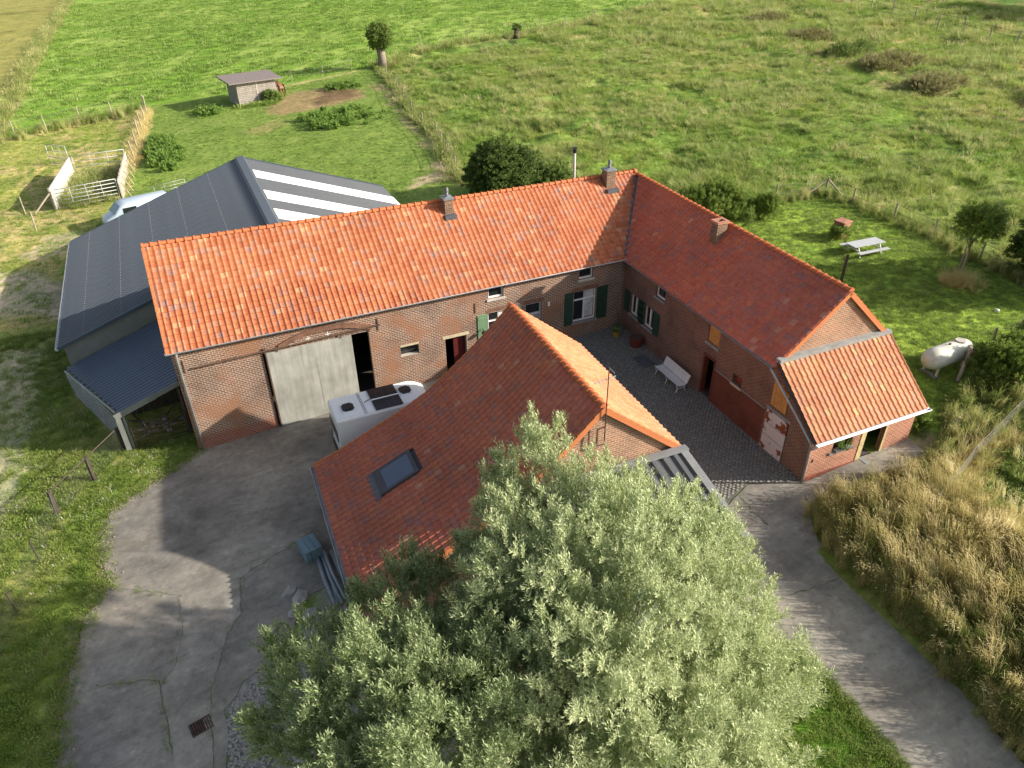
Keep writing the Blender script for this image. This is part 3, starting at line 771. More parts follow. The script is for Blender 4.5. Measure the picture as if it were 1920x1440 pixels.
# cracks and joints in the concrete, weedy
def strip(name, pts, w, dz, mat, seed=0, jit=.05):
    r = random.Random(seed); mb = MB(); P = []
    for a, b in zip(pts[:-1], pts[1:]):
        k = max(1, int(math.dist(a, b)/.22))
        for j in range(k):
            P.append((a[0]+(b[0]-a[0])*j/k+r.uniform(-jit, jit), a[1]+(b[1]-a[1])*j/k+r.uniform(-jit, jit)))
    P.append(pts[-1]); vs = []; fs = []
    for i, p in enumerate(P):
        q = P[min(i+1, len(P)-1)]; o_ = P[max(i-1, 0)]; d = Vector((q[0]-o_[0], q[1]-o_[1])).normalized()
        ww = w*r.uniform(.3, 1.4)
        for s_ in (-1, 1):
            x, y = p[0]-d.y*ww/2*s_, p[1]+d.x*ww/2*s_; vs.append((x, y, gz(x, y)+dz))
    for i in range(len(P)-1): fs.append((2*i, 2*i+2, 2*i+3, 2*i+1))
    mb.add(vs, fs); o = mb.build(name, mat); return o
CR = [([(-24.3, -9.7), (-24.5, -11.6), (-25.1, -12.3), (-25.9, -14.4), (-26.1, -15.9), (-26.2, -19)], .035), ([(-28.9, -7.9), (-27.7, -8.7), (-26.6, -9.5)], .03),
      ([(-29.8, -12.4), (-28.7, -12.8), (-27.6, -13.2), (-27.6, -13.8), (-27.5, -14.9), (-27.4, -16.4)], .035), ([(-26.7, -9.6), (-26.7, -11.5), (-27.1, -12.9), (-27.6, -13.5)], .025),
      ([(-24.3, -9.7), (-23.1, -9.2), (-22.2, -9.0), (-20.6, -8.2)], .035)]
for i, (c_, w_) in enumerate(CR): structure(strip('driveway_joint', c_, w_, .051, 'crack_dark', i), 'thin weedy joint between slabs of the concrete drive')
structure(strip('path_joint', [(-3.3, -15.4), (-3.5, -16.5), (-3.45, -17.4)], .10, .041, 'crack_dark', 9), 'mossy joint near the start of the path')
structure(strip('path_joint', [(-5.3, -20.6), (-4.0, -20.8), (-2.5, -20.9)], .05, .041, 'crack_dark', 10), 'thin dark joint across the path')

# ================================================================== BUILDINGS
def quadcells(mb, W, us, zs, inside):
    for i in range(len(us)-1):
        for j in range(len(zs)-1):
            uc, zc = (us[i]+us[i+1])/2, (zs[j]+zs[j+1])/2
            if inside(uc, zc): continue
            mb.add([W(us[i], zs[j], 0), W(us[i+1], zs[j], 0), W(us[i+1], zs[j+1], 0), W(us[i], zs[j+1], 0)], [(0, 1, 2, 3)])
def frame(p0, du, nrm):
    p0 = Vector((*p0, 0)); du = Vector((*du, 0)); nrm = Vector((*nrm, 0))
    return lambda u, z, o=0: tuple(p0+du*u+nrm*o+Vector((0, 0, z)))
def wallmb(mb, W, u0, u1, z0, z1, ops=(), depth=.3):
    us = sorted({u0, u1, *[o[0] for o in ops], *[o[1] for o in ops]}); zs = sorted({z0, z1, *[o[2] for o in ops], *[o[3] for o in ops]})
    quadcells(mb, W, us, zs, lambda u, z: any(o[0] < u < o[1] and o[2] < z < o[3] for o in ops))
    for a, b, c, d in ops:
        mb.add([W(a, c, 0), W(b, c, 0), W(b, d, 0), W(a, d, 0), W(a, c, -depth), W(b, c, -depth), W(b, d, -depth), W(a, d, -depth)],
               [(0, 4, 5, 1), (1, 5, 6, 2), (2, 6, 7, 3), (3, 7, 4, 0)])
def wb(mb, W, u0, u1, z0, z1, o0, o1):
    return mb.hexa([W(u0, z0, o1), W(u1, z0, o1), W(u1, z0, o0), W(u0, z0, o0)], [W(u0, z1, o1), W(u1, z1, o1), W(u1, z1, o0), W(u0, z1, o0)])
def window(parent, W, u0, u1, z0, z1, style='plain', sill='bluestone', depth=-.13):
    mb = MB(); f = .07
    for a, b, c, d in ((u0, u0+f, z0, z1), (u1-f, u1, z0, z1), (u0+f, u1-f, z0, z0+f*1.3), (u0+f, u1-f, z1-f, z1)):
        wb(mb, W, a, b, c, d, depth-.05, depth+.02)
    if style == 'tall':
        zt = z0+(z1-z0)*.68
        wb(mb, W, u0+f, u1-f, zt, zt+.08, depth-.05, depth+.025)
        um = (u0+u1)/2; wb(mb, W, um-.05, um+.05, z0+f, zt, depth-.05, depth+.03)
    if style == 'tilt':
        um = (u0+u1)/2
        wb(mb, W, um-.045, um+.045, z0+f, z1-f, depth-.05, depth+.03)
        mb.bar(W(um+.08, z0+.1, depth+.02), W(um+.2, z1-.1, depth+.10), .06)
    w = mb.build('window', 'white_paint', parent)
    mb = MB(); wb(mb, W, u0+.02, u1-.02, z0+.02, z1-.02, depth-.045, depth-.03); mb.build('pane', 'pane_dark', w)
    if style == 'tall':
        um = (u0+u1)/2
        mb = MB(); k = 9
        for q in range(k):
            a = um-.02+(u1-um-.08)*q/k; wb(mb, W, a, a+(u1-um-.08)/k*.9, z0+.15, z1-.08, depth-.029+.006*(q % 2), depth-.022+.006*(q % 2))
        mb.build('curtain', 'curtain', w)
    if sill:
        mb = MB(); wb(mb, W, u0-.1, u1+.1, z0-.13, z0-.003, -.1, .07); mb.build('sill', sill, w)
    return w
def shutter(parent, W, u0, u1, z0, z1, mat='shutter_green', o=.05):
    mb = MB(); wb(mb, W, u0, u1, z0, z1, o-.03, o)
    for z in (z0+.25, (z0+z1)/2, z1-.25): wb(mb, W, u0+.04, u1-.04, z-.05, z+.05, o+.001, o+.02)
    return mb.build('shutter', mat, parent)
def lintel_bricks(parent, W, u0, u1, z, arch=0., h=.22, o=.012, w=.075, step=.086):
    mb = MB(); wb(mb, W, 0, w, 0, h, 0, o+.05); me = None
    n = int((u1-u0)/step); um = (u0+u1)/2; half = (u1-u0)/2
    for i in range(n):
        u = u0+(i+.5)*(u1-u0)/n; t = (u-um)/half
        mb = MB(); zz = z+arch*(1-t*t); wb(mb, W, u-w/2, u+w/2, zz, zz+h, -.03, o)
        b_ = mb.build('brick', 'brick_single', parent)
CAMV = np.array(CAM)

def tilemesh(name, wid=.30, ln=.41, mat='tile_one'):
    prof = [(0, .014), (.10, .004), (.34, .002), (.56, .010), (.74, .046), (.88, .056), (1.0, .018)]
    V = []; lift = .048
    for (u, h) in prof: V.append((u*wid, 0, h+lift))
    for (u, h) in prof: V.append((u*wid, ln, h+.004))
    for (u, h) in prof: V.append((u*wid, 0, h+lift-.045))
    n = len(prof); F = []
    for i in range(n-1):
        F.append((i, i+1, n+i+1, n+i)); F.append((2*n+i, 2*n+i+1, i+1, i))
    F.append((n-1, 2*n+n-1, 2*n-1, 2*n-1)) if False else None
    V.append((wid, ln, -.02)); k = len(V)-1
    F.append((2*n+n-1, k, 2*n-1, n-1))
    me = bpy.data.meshes.new(name); me.from_pydata(V, [], F); me.materials.append(MATS[mat]); me.update()
    return me, np.array(V), np.array(F)
def tile_roof(parent, world, rows, Uv, ncols, keep, mats, wid, ln, nobj=300, seed=0, cut=None):
    """rows: list of (start point, upslope vector); one tile per column per row. world: 4x4 of parent."""
    me, V, F = tilemesh('tile', wid, ln, mats[0]); g = np.random.default_rng(seed)
    Ms = []; Vraw = None
    for (P, Vv) in rows:
        for c in range(ncols):
            if isinstance(P, tuple): t_ = c/ncols; p = P[0].lerp(P[1], t_); Uv = (P[1]-P[0]).normalized()
            else: p = P+Uv*(wid*c)
            Nn = Uv.cross(Vv).normalized()
            ce = p+Uv*wid*.5+Vv*ln*.45
            if not keep(ce): continue
            Ms.append((p, Nn.cross(Uv).normalized(), Nn, ce, Uv.copy()))
    d = np.array([np.linalg.norm(np.array(world @ m[3])-CAMV) for m in Ms])
    order = np.argsort(d)
    picks = set()
    for i in order:
        if len(picks) >= nobj: break
        if cut and cut(Ms[i][3]) < .35: continue
        picks.add(int(i))
    mats4 = []
    for i, (p, Vv, Nn, ce, Uw) in enumerate(Ms):
        M = Matrix((Uw, Vv, Nn)).transposed().to_4x4(); M.translation = p+Nn*g.uniform(0, .006)
        if i in picks: inst(me, 'tile', parent, M)
        else: mats4.append(np.array(M))
    if mats4:
        M4 = np.array(mats4); VV = np.einsum('nij,vj->nvi', M4[:, :3, :3], V)+M4[:, None, :3, 3]
        FF = (F[None]+(np.arange(len(M4))*len(V))[:, None, None]).reshape(-1, 4)
        o = joined('tiles', VV.reshape(-1, 3), FF, mats[1], np.repeat(g.random(len(M4)), len(F)), parent)
        o['kind'] = 'stuff'
        if cut:
            bm = bmesh.new(); bm.from_mesh(o.data)
            co, no = cut(None)
            bmesh.ops.bisect_plane(bm, geom=bm.verts[:]+bm.edges[:]+bm.faces[:], plane_co=co, plane_no=no, clear_outer=True)
            bm.to_mesh(o.data); bm.free()
        return o
def bil_rows(eA, eB, rA, rB, n):
    eA, eB, rA, rB = map(Vector, (eA, eB, rA, rB)); out = []
    for i in range(n):
        t = i/n; out.append(((eA.lerp(rA, t), eB.lerp(rB, t)), (rA.lerp(rB, .5)-eA.lerp(eB, .5)).normalized()))
    return out
def straight_rows(P0, Vv, n, ex): return [(P0+Vv*(ex*i), Vv) for i in range(n)]
def ridge_tiles(parent, a, b, ln=.40, r=.13, mat='ridge_orange', name='ridge_tile'):
    a = Vector(a); b = Vector(b); n = int((b-a).length/ln); d = (b-a).normalized()
    mb = MB(); k = 7; V = []; F = []
    for q, (x, rr) in enumerate(((0, r*1.22), (.09, r*1.20), (.091, r*.96), (ln*1.03, r*.86))):
        for j in range(k):
            th = math.pi*j/(k-1); V.append((x, math.cos(th)*rr, math.sin(th)*rr-.02))
    for q in range(3):
        for j in range(k-1): F.append((q*k+j, (q+1)*k+j, (q+1)*k+j+1, q*k+j+1))
    F.append(tuple(range(k)))
    me = bpy.data.meshes.new(name); me.from_pydata(V, [], F); me.materials.append(MATS[mat]); me.update()
    side = Vector((0, 0, 1)).cross(d).normalized(); upd = d.cross(side)
    for i in range(n):
        M = Matrix((d, side, upd)).transposed().to_4x4(); M.translation = a+(b-a)*(i/n)+Vector((0, 0, random.uniform(-.006, .006)))
        inst(me, name, parent, M)
def verge_tiles(parent, a, b, side, ln=.36, mat='verge_orange', w=.15, drop=.16):
    """a low, b high; side points outward from the gable"""
    a = Vector(a); b = Vector(b); n = max(1, int((b-a).length/ln)); d = (b-a).normalized(); s_ = Vector(side)
    upd = d.cross(s_).normalized()
    if upd.z < 0: upd = -upd
    L = (b-a).length/n
    mb = MB()
    mb.hexa([(0, -w, .03), (L*1.05, -w, .01), (L*1.05, 0, .01), (0, 0, .03)], [(0, -w, .085), (L*1.05, -w, .05), (L*1.05, 0, .05), (0, 0, .085)])
    mb.hexa([(0, -.001, -drop), (L*1.03, -.001, -drop), (L*1.03, .03, -drop), (0, .03, -drop)], [(0, -.001, .082), (L*1.03, -.001, .048), (L*1.03, .03, .048), (0, .03, .082)])
    o0 = mb.build('verge_tile', mat); me = o0.data; bpy.data.objects.remove(o0)
    for i in range(n):
        M = Matrix((d, s_, upd)).transposed().to_4x4(); M.translation = a+(b-a)*(i/n)
        inst(me, 'verge_tile', parent, M)
def gutter(parent, a, b, r=.085, mat='zinc', name='gutter'):
    a = Vector(a); b = Vector(b); d = (b-a).normalized(); s_ = d.cross(Vector((0, 0, 1))).normalized()
    V = []; F = []; k = 8
    for q, p in enumerate((a, b)):
        for rr in (r, r*.86):
            for j in range(k):
                th = math.pi+math.pi*j/(k-1); V.append(tuple(p+s_*math.cos(th)*rr+Vector((0, 0, math.sin(th)*rr))))
    for j in range(k-1):
        F.append((j, j+1, 2*k+j+1, 2*k+j)); F.append((k+j, 3*k+j, 3*k+j+1, k+j+1))
    F += [(0, 2*k, 3*k, k), (k-1, 2*k-1, 4*k-1, 3*k-1)]
    for e in (0, 2*k): F.append(tuple(e+j for j in range(k)))
    mb = MB(); mb.add(V, F)
    mb.tube([a+s_*r+Vector((0, 0, .01)), b+s_*r+Vector((0, 0, .01))], .018, 5)
    g_ = mb.build(name, mat, parent)
    mb = MB(); n = int((b-a).length/.9)
    for i in range(n+1):
        p = a.lerp(b, i/max(1, n)); mb.bar(p-s_*r*1.1+Vector((0, 0, .02)), p+s_*r*1.15+Vector((0, 0, .02)), .03, .012)
    mb.build('gutter_bracket', mat, g_)
    return g_
def pipe(parent, pts, r=.05, mat='zinc', name='downpipe'):
    mb = MB(); mb.tube(pts, r, 8); return mb.build(name, mat, parent, True)
def chimney(parent, x, y, z0, z1, wx, wy, pots='cowl', mat='brick_chimney', bend=0):
    mb = MB(); mb.box(x-wx/2, x+wx/2, y-wy/2, y+wy/2, z0, z1); c = mb.build('chimney', mat, parent)
    if pots == 'cowl':
        mb = MB(); mb.box(x-wx/2-.06, x+wx/2+.06, y-wy/2-.06, y+wy/2+.06, z1, z1+.07)
        mb.add([(x-wx/2-.02, y-wy/2-.02, z1+.071), (x+wx/2+.02, y-wy/2-.02, z1+.071), (x+wx/2+.02, y+wy/2+.02, z1+.071), (x-wx/2-.02, y+wy/2+.02, z1+.071), (x, y, z1+.15)],
               [(0, 1, 4), (1, 2, 4), (2, 3, 4), (3, 0, 4)])
        mb.build('cap', 'zinc_mid', c)
        mb = MB(); mb.tube([(x, y, z1+.1), (x, y, z1+.36)], .085, 10)
        for k in range(4): mb.tube([(x, y, z1+.34+k*.06), (x, y, z1+.36+k*.06)], .11, 10)
        mb.tube([(x, y, z1+.3), (x, y, z1+.54)], .05, 8); mb.tube([(x, y, z1+.56), (x, y, z1+.60)], .10, 10, r2=.02)
        mb.build('cowl', 'zinc_mid', c, True)
    else:
        mb = MB(); t = .10
        mb.box(x-wx/2-.07, x+wx/2+.07, y-wy/2-.07, y-wy/2+t, z1, z1+.12); mb.box(x-wx/2-.07, x+wx/2+.07, y+wy/2-t, y+wy/2+.07, z1, z1+.12)
        mb.box(x-wx/2-.07, x-wx/2+t, y-wy/2+t, y+wy/2-t, z1, z1+.12); mb.box(x+wx/2-t, x+wx/2+.07, y-wy/2+t, y+wy/2-t, z1, z1+.12)
        mb.build('rim', 'brick_annex', c)
        mb = MB(); mb.box(x-wx/2+t, x+wx/2-t, y-wy/2+t, y+wy/2-t, z1, z1+.02); mb.build('flue_opening', 'dark_inside', c)
    return c

# ---------------- long barn with house (main wing)
TOPZ = 4.6; RY = 4.8; RZ0, RZ1 = 7.93, 7.72; XL = -25.03; XR = 3.35
barn = thing('brick_barn', 'long brown brick barn with house, orange tiled roof and big grey sliding door', 'barn', (0, 0, 0))
W0 = frame((0, 0), (1, 0), (0, -1))
OPS = [(-21.0, -15.62, -1.6, 3.32), (-14.02, -12.98, 1.30, 1.90), (-11.45, -10.2, -.75, 1.78), (-8.80, -7.88, 3.66, 4.52),
       (-8.85, -7.5, .9, 2.78), (-6.55, -5.5, -.3, 2.82), (-3.10, -2.18, 3.66, 4.52), (-3.40, -1.88, .92, 2.92)]
mb = MB(); wallmb(mb, W0, XL, 0, -2.2, TOPZ, OPS)
Wl = frame((XL, 9.6), (0, -1), (-1, 0))
wallmb(mb, Wl, 0, 9.6, -2.4, TOPZ)
mb.add([Wl(0, TOPZ), Wl(9.6, TOPZ), (XL, RY, RZ0)], [(0, 1, 2)])
Wb = frame((6.6, 9.6), (-1, 0), (0, 1)); wallmb(mb, Wb, 0, 6.6-XL, -2.4, TOPZ)
mb.build('wall', 'brick_barn', barn)
mb = MB(); mb.hexa([(XL+.1, .02, -1.8), (6, .02, -.1), (6, 9.5, -.1), (XL+.1, 9.5, -1.8)], [(XL+.1, .02, -1.28), (6, .02, .42), (6, 9.5, .42), (XL+.1, 9.5, -1.28)]); mb.box(-9.7, -9.5, .1, 9.5, -1.2, 4.6); mb.build('floor', 'dark_wood', barn)
E = .22
sl0 = (RZ0-TOPZ)/(RY+0)                      # slope of the front plane
def mainz(x, y): return TOPZ+(RZ0+(RZ1-RZ0)*(x-XL)/(XR-XL)-TOPZ)*y/RY
mb = MB()      # roof slabs under the tiles
xv = 3.25      # valley top
fr = [(XL-.14, -E, mainz(XL, -E)), (0, -E, mainz(0, -E)), (0, 0, mainz(0, 0)), (xv, 4.35, mainz(xv, 4.35)), (XR, RY, RZ1), (XL-.14, RY, RZ0)]
mb.add([(a, b, c-.07) for a, b, c in fr], [(0, 1, 5), (1, 2, 3), (1, 3, 4), (1, 4, 5)])
bk = [(XL-.14, RY, RZ0-.03), (XR, RY, RZ1-.03), (6.75, 9.8, 4.52), (XL-.14, 9.8, 4.52)]
mb.add(bk, [(0, 1, 2, 3)])
mb.build('roof', 'zinc_dark', barn)
Vm = Vector((0, RY+E, RZ0-.01-mainz(XL, -E))).normalized(); Um = Vector((1, 0, (RZ1-RZ0)/(XR-XL)*.5)).normalized()
Um = (Um-Vm*Um.dot(Vm)).normalized()
ex = .315; n = int((Vector((0, RY+E, RZ0-mainz(XL, -E))).length)/ex)
VN = Vector((4.35, -3.25, 0)).normalized()   # outward of valley line in plan: keep points with dot<0
def vdist(p): return (-(Vector((p.x, p.y, 0)).dot(VN))) if p is not None else (Vector((0, 0, 0)), VN)
P0 = Vector((XL-.14, -E-.04, mainz(XL, -E)-.02))
ex = (Vector((0, RY+E, RZ0-mainz(XL, -E))).length-.05)/n
IDm = Matrix.Identity(4)
tile_roof(barn, IDm, bil_rows((XL-.14, -E-.04, mainz(0, -E)-.02), (XR+.1, -E-.04, mainz(0, -E)-.02), (XL-.14, RY, RZ0), (XR+.1, RY, RZ1), n), Um, 97, lambda p: vdist(p) > -.12 and p.x < XR+.1, ('tile_one', 'tile_many'), .2935, ex+.07, 300, 1, cut=vdist)
# back slope tiles
Vb = Vector((0, -(9.8-RY), RZ0-4.52)).normalized()
tile_roof(barn, IDm, straight_rows(Vector((6.9, 9.85, 4.5)), Vb, 17, .345), Vector((-1, 0, 0)), 108, lambda p: (p.x-XR)*5.0 < (p.y-RY)*3.3, ('tile_one', 'tile_many'), .2935, .42, 0, 2)
ridge_tiles(barn, (XL-.14, RY, RZ0+.05), (XR, RY, RZ1+.07), .40)
verge_tiles(barn, (XL-.14, -E, mainz(XL, -E)+.0), (XL-.14, RY, RZ0+.0), (-1, 0, 0), w=.10)
verge_tiles(barn, (XL-.14, 9.8, 4.5), (XL-.14, RY, RZ0+.0), (-1, 0, 0), w=.10)
# hip end piece at the corner of the ridges
mb = MB()
bm_ = bmesh.new(); bmesh.ops.create_uvsphere(bm_, u_segments=10, v_segments=6, radius=.2)
mb.add([(v.co.x+XR, v.co.y+RY, v.co.z*.8+RZ1+.06) for v in bm_.verts], [[v.index for v in f.verts] for f in bm_.faces]); bm_.free()
mb.build('ridge_knob', 'ridge_orange', barn, True)
ridge_tiles(barn, (6.7, 9.75, 4.6), (XR, RY, RZ1+.05), .40, name='hip_tile')
mb = MB(); a = Vector((-.05, -.05, mainz(0, 0)+.015)); b_ = Vector((xv, 4.35, mainz(xv, 4.35)+.03))
mb.bar(a+Vector((0, 0, .05)), b_+Vector((0, 0, .05)), .30, .05, upv=(-.5, -.35, .8)); mb.build('valley_flashing', 'lead', barn)
gutter(barn, (XL-.2, -E-.06, TOPZ-.09), (-.12, -E-.06, TOPZ-.09))
pipe(barn, [(XL+.28, -E-.02, TOPZ-.15), (XL+.22, -.10, TOPZ-.5), (XL+.22, -.10, -1.42)], .055)
chimney(barn, -9.37, 4.25, 6.9, 8.15, .50, .62); chimney(barn, 1.18, 4.3, 6.9, 8.30, .62, .62)
for cx_, cw in ((-9.37, .25), (1.18, .31)):
    mb = MB(); mb.box(cx_-cw-.10, cx_+cw+.10, 3.62, 3.93, mainz(cx_, 3.7)+.03, mainz(cx_, 3.9)+.12); mb.build('flashing', 'lead', barn)
# roof flue behind the ridge
mb = MB(); mb.tube([(1.55, 9.2, 4.9), (1.50, 9.2, 8.05)], .085, 10); fl = mb.build('flue_pipe', 'panel_white', barn, True)
mb = MB(); mb.tube([(1.5, 9.2, 8.05), (1.5, 9.2, 8.30)], .13, 10); mb.box(1.36, 1.64, 9.08, 9.32, 8.36, 8.42); mb.build('cowl', 'black_plastic', fl)
# sliding door on its rail
mb = MB(); mb.tube([W0(-24.25, 3.42, .10), W0(-15.0, 3.60, .10)], .045, 6); mb.build('door_rail', 'iron_rust', barn)
dr = None
mb = MB()
DX0, DX1, DZ0, DZ1 = -20.86, -16.55, -1.10, 3.34
wb(mb, W0, DX0, DX1, DZ0, DZ1, .05, .09); dr = mb.build('sliding_door', 'sheet_door', barn)
for a_, c_, d_, e_ in ((DX0, -19.2, DZ0+3.25, DZ1), (-19.2, DX1, DZ0+3.2, DZ1), (DX0, -18.5, DZ0+.5, DZ0+3.24), (-18.5, DX1, DZ0+.52, DZ0+3.19)):
    mb = MB(); wb(mb, W0, a_+.02, c_-.02, d_+.01, e_-.01, .091, .097+.004*random.random()); mb.build('sheet', 'sheet_door', dr)
mb = MB(); wb(mb, W0, DX0-.04, DX0+.03, DZ0, DZ1+.3, .05, .12); mb.build('edge_bar', 'iron_rust', dr)
for ux in (-20.3, -17.1):
    mb = MB(); wb(mb, W0, ux-.04, ux+.04, DZ1-.02, DZ1+.25, .09, .13); mb.build('hanger', 'iron_rust', dr)
mb = MB(); wb(mb, W0, DX0, DX1+.1, DZ0-.25, DZ0-.02, -.05, .12); mb.build('threshold', 'bluestone', barn)
lintel_bricks(barn, W0, -20.2, -15.45, 3.36, .55, .28, o=.09)
mb = MB()
for i in range(20):     # brick infill below the arch
    u = -20.2+4.75*(i+.5)/20; t = (u+17.82)/2.37; wb(mb, W0, u-.12, u+.12, 3.33, 3.40+.50*(1-t*t), -.04, -.015)
mb.build('arch_infill', 'brick_barn', barn)
for ux, zz in ((-18.7, 3.62), (-17.7, 3.64), (-19.6, 3.5)):
    mb = MB(); wb(mb, W0, ux-.13, ux+.13, zz-.02, zz+.02, .0, .02); wb(mb, W0, ux-.02, ux+.02, zz-.12, zz-.021, .0, .02); wb(mb, W0, ux-.02, ux+.02, zz+.021, zz+.12, 0, .02)
    mb.build('plaster_star', 'stone_white', barn)
for ux, z0_, z1_ in ((-15.1, 3.25, 3.95), (-24.62, 3.2, 3.9), (-9.62, 3.0, 3.6)):
    mb = MB(); wb(mb, W0, ux-.025, ux+.025, z0_, z1_, .0, .04); mb.build('wall_anchor', 'iron_rust', barn)
# small stable window, red door
mb = MB(); wb(mb, W0, -14.02, -12.98, 1.905, 2.02, 0, .02); mb.build('lintel', 'sandstone', barn)
mb = MB(); mb.add([W0(-14.0, 1.302, -.29), W0(-13.0, 1.302, -.29), W0(-13.0, 1.302, 0), W0(-14.0, 1.302, 0)], [(0, 3, 2, 1)]); mb.build('sill', 'panel_white', barn)
mb = MB(); wb(mb, W0, -14.0, -13.0, 1.31, 1.89, -.35, -.31); mb.build('pane', 'pane_dark', barn)
mb = MB(); wb(mb, W0, -11.6, -10.05, 1.783, 1.96, -.02, .02); mb.build('lintel', 'sandstone', barn)
mb = MB(); wb(mb, W0, -10.9, -10.22, -.75, 1.76, -.29, -.24); mb.build('door', 'dark_red_door', barn)
# house windows and shutters
for (u0, u1) in ((-8.80, -7.88), (-3.10, -2.18)): window(barn, W0, u0, u1, 3.66, 4.52, 'plain', 'panel_white')
for (u0, u1, z0_, z1_) in ((-8.85, -7.5, .9, 2.78), (-3.40, -1.88, .92, 2.92)):
    window(barn, W0, u0, u1, z0_, z1_, 'tall'); lintel_bricks(barn, W0, u0-.12, u1+.12, z1_+.003, .05)
shutter(barn, W0, -9.50, -8.90, .85, 2.80, 'shutter_sage'); shutter(barn, W0, -7.45, -6.85, .85, 2.80, 'shutter_sage')
shutter(barn, W0, -4.00, -3.45, .85, 2.95); shutter(barn, W0, -1.83, -1.12, .85, 2.95)
mb = MB()
for a_, b__, c_, d_ in ((-6.55, -6.47, -.3, 2.82), (-5.58, -5.5, -.3, 2.82), (-6.47, -5.58, 2.72, 2.82), (-6.47, -5.58, 2.02, 2.14)): wb(mb, W0, a_, b__, c_, d_, -.2, -.12)
dd = mb.build('door_frame', 'zinc_light', barn)
mb = MB(); wb(mb, W0, -6.47, -5.58, -.3, 2.02, -.19, -.14); mb.build('door', 'bluestone', dd)
mb = MB(); wb(mb, W0, -6.47, -5.58, 2.14, 2.72, -.18, -.16); mb.build('pane', 'pane_dark', dd)
lintel_bricks(barn, W0, -6.7, -5.35, 2.823, .05)
mb = MB(); wb(mb, W0, -5.12, -5.02, 2.45, 2.68, 0, .10); mb.build('wall_lamp', 'white_fitting', barn)
mb = MB(); mb.tube([W0(-9.25, 1.95, .08), W0(-9.25, 1.95, .30), W0(-9.25, 1.75, .33)], .025, 5); wb(mb, W0, -9.37, -9.13, 1.75, 1.9, .25, .42); mb.build('wall_lantern', 'black_plastic', barn)
pipe(barn, [W0(-.35, TOPZ-.2, .1), W0(-.30, 2.8, .07), W0(-.32, .05, .07)], .03, 'bluestone', 'corner_pipe')

# ---------------- house wing on the right
DL = -.0202
wing = thing('house_wing', 'dark red brick wing with red tiled roof and white windows along the courtyard', 'house', (0, 0, 0), DL)
MW = Matrix.Rotation(DL, 4, 'Z')
GY = -13.1; WX = 6.45; AX = 3.28; AZ = 7.45
LWf = frame((0, 0), (0, -1), (-1, 0))     # u = distance from the inner corner
mb = MB()
LOPS = [(.93, 1.85, 1.28, 2.58), (2.45, 3.38, 1.22, 2.52), (3.35, 4.25, 3.50, 4.38), (8.12, 9.12, -.1, 2.45), (8.2, 9.1, 3.16, 4.42), (10.45, 11.15, 1.98, 2.5),]
LOPS2 = [(13.12, 14.25, 2.42, 3.85), (12.98, 14.55, -.12, 2.12)]
wallmb(mb, LWf, 0, -GY, -1, TOPZ, LOPS+[])
wallmb(mb, frame((WX, GY), (0, 1), (1, 0)), 0, 9.6-GY, -1, TOPZ)
Wg = frame((0, GY), (1, 0), (0, -1)); wallmb(mb, Wg, 0, WX, -1, 4.6)
mb.build('wall', 'brick_wing', wing)
mb = MB(); mb.add([(0, GY-.003, 4.6), (WX, GY-.003, 4.6), (AX, GY-.003, AZ)], [(0, 1, 2)]); mb.build('gable_wall', 'brick_gable', wing)
gy = GY-.12
mb = MB()
slL = (AZ-TOPZ)/AX; slR = (AZ-TOPZ)/(WX-AX)
mb.add([(-E, 0.1, TOPZ-E*slL-.07), (-E, gy, TOPZ-E*slL-.07), (AX, gy, AZ-.08), (AX, 4.45, AZ+.17), (0, 0.1, TOPZ-.07)], [(0, 1, 2), (0, 2, 3), (0, 3, 4)])
mb.add([(AX, gy, AZ-.03), (WX+E, gy, TOPZ-E*slR-.03), (WX+E, 9.6, TOPZ-E*slR-.03), (AX, 4.6, AZ+.2)], [(0, 1, 2, 3)])
mb.build('roof', 'zinc_dark', wing)
RZL = lambda y: AZ+(y-GY)*.27/17.7
Vl = Vector((AX+E, 0, AZ-(TOPZ-E*slL))).normalized()
Ul = Vector((0, -1, 0))
Lsl = Vector((AX+E, 0, AZ-TOPZ+E*slL)).length; nr = 14; exl = (Lsl-.03)/nr
def vdL(p):
    return (Vector((p.x, p.y, 0)).dot(VN)) if p is not None else (Vector((0, 0, 0)), -VN)
nc = 61; wl_ = .2935
tile_roof(wing, MW, bil_rows((-E-.04, 4.68, TOPZ-E*slL+.01), (-E-.04, gy, TOPZ-E*slL+.01), (AX, 4.68, AZ+.27), (AX, gy, AZ), nr), Ul, nc, lambda p: vdL(p) > -.12 and p.y > gy-.05, ('wing_tile_one', 'wing_tile_many'), (4.68-gy)/nc, exl+.07, 300, 3, cut=vdL)
Vr = Vector((-(WX+E-AX), 0, AZ-(TOPZ-E*slR))).normalized()
tile_roof(wing, MW, straight_rows(Vector((WX+E+.04, gy, TOPZ-E*slR+.01)), Vr, 13, .345), Vector((0, 1, 0)), 72, lambda p: (p.y-4.8)*3.3 < (p.x-AX)*5.0, ('tile_one', 'tile_many'), .2935, .42, 0, 4)
ridge_tiles(wing, (AX, gy, AZ+.05), (AX, 4.55, AZ+.27), .40)
verge_tiles(wing, (-E+.0, gy, TOPZ-E*slL), (AX, gy, AZ), (0, -1, 0), w=.11)
verge_tiles(wing, (WX+E, gy, TOPZ-E*slR), (AX, gy, AZ), (0, -1, 0), w=.11)
gutter(wing, (-E-.06, gy+.1, TOPZ-.09-.1), (-E-.06, -.12, TOPZ-.09))
chimney(wing, 2.55, -4.75, 5.9, 7.85, .62, .50, 'open', 'brick_chimney')
mb = MB()
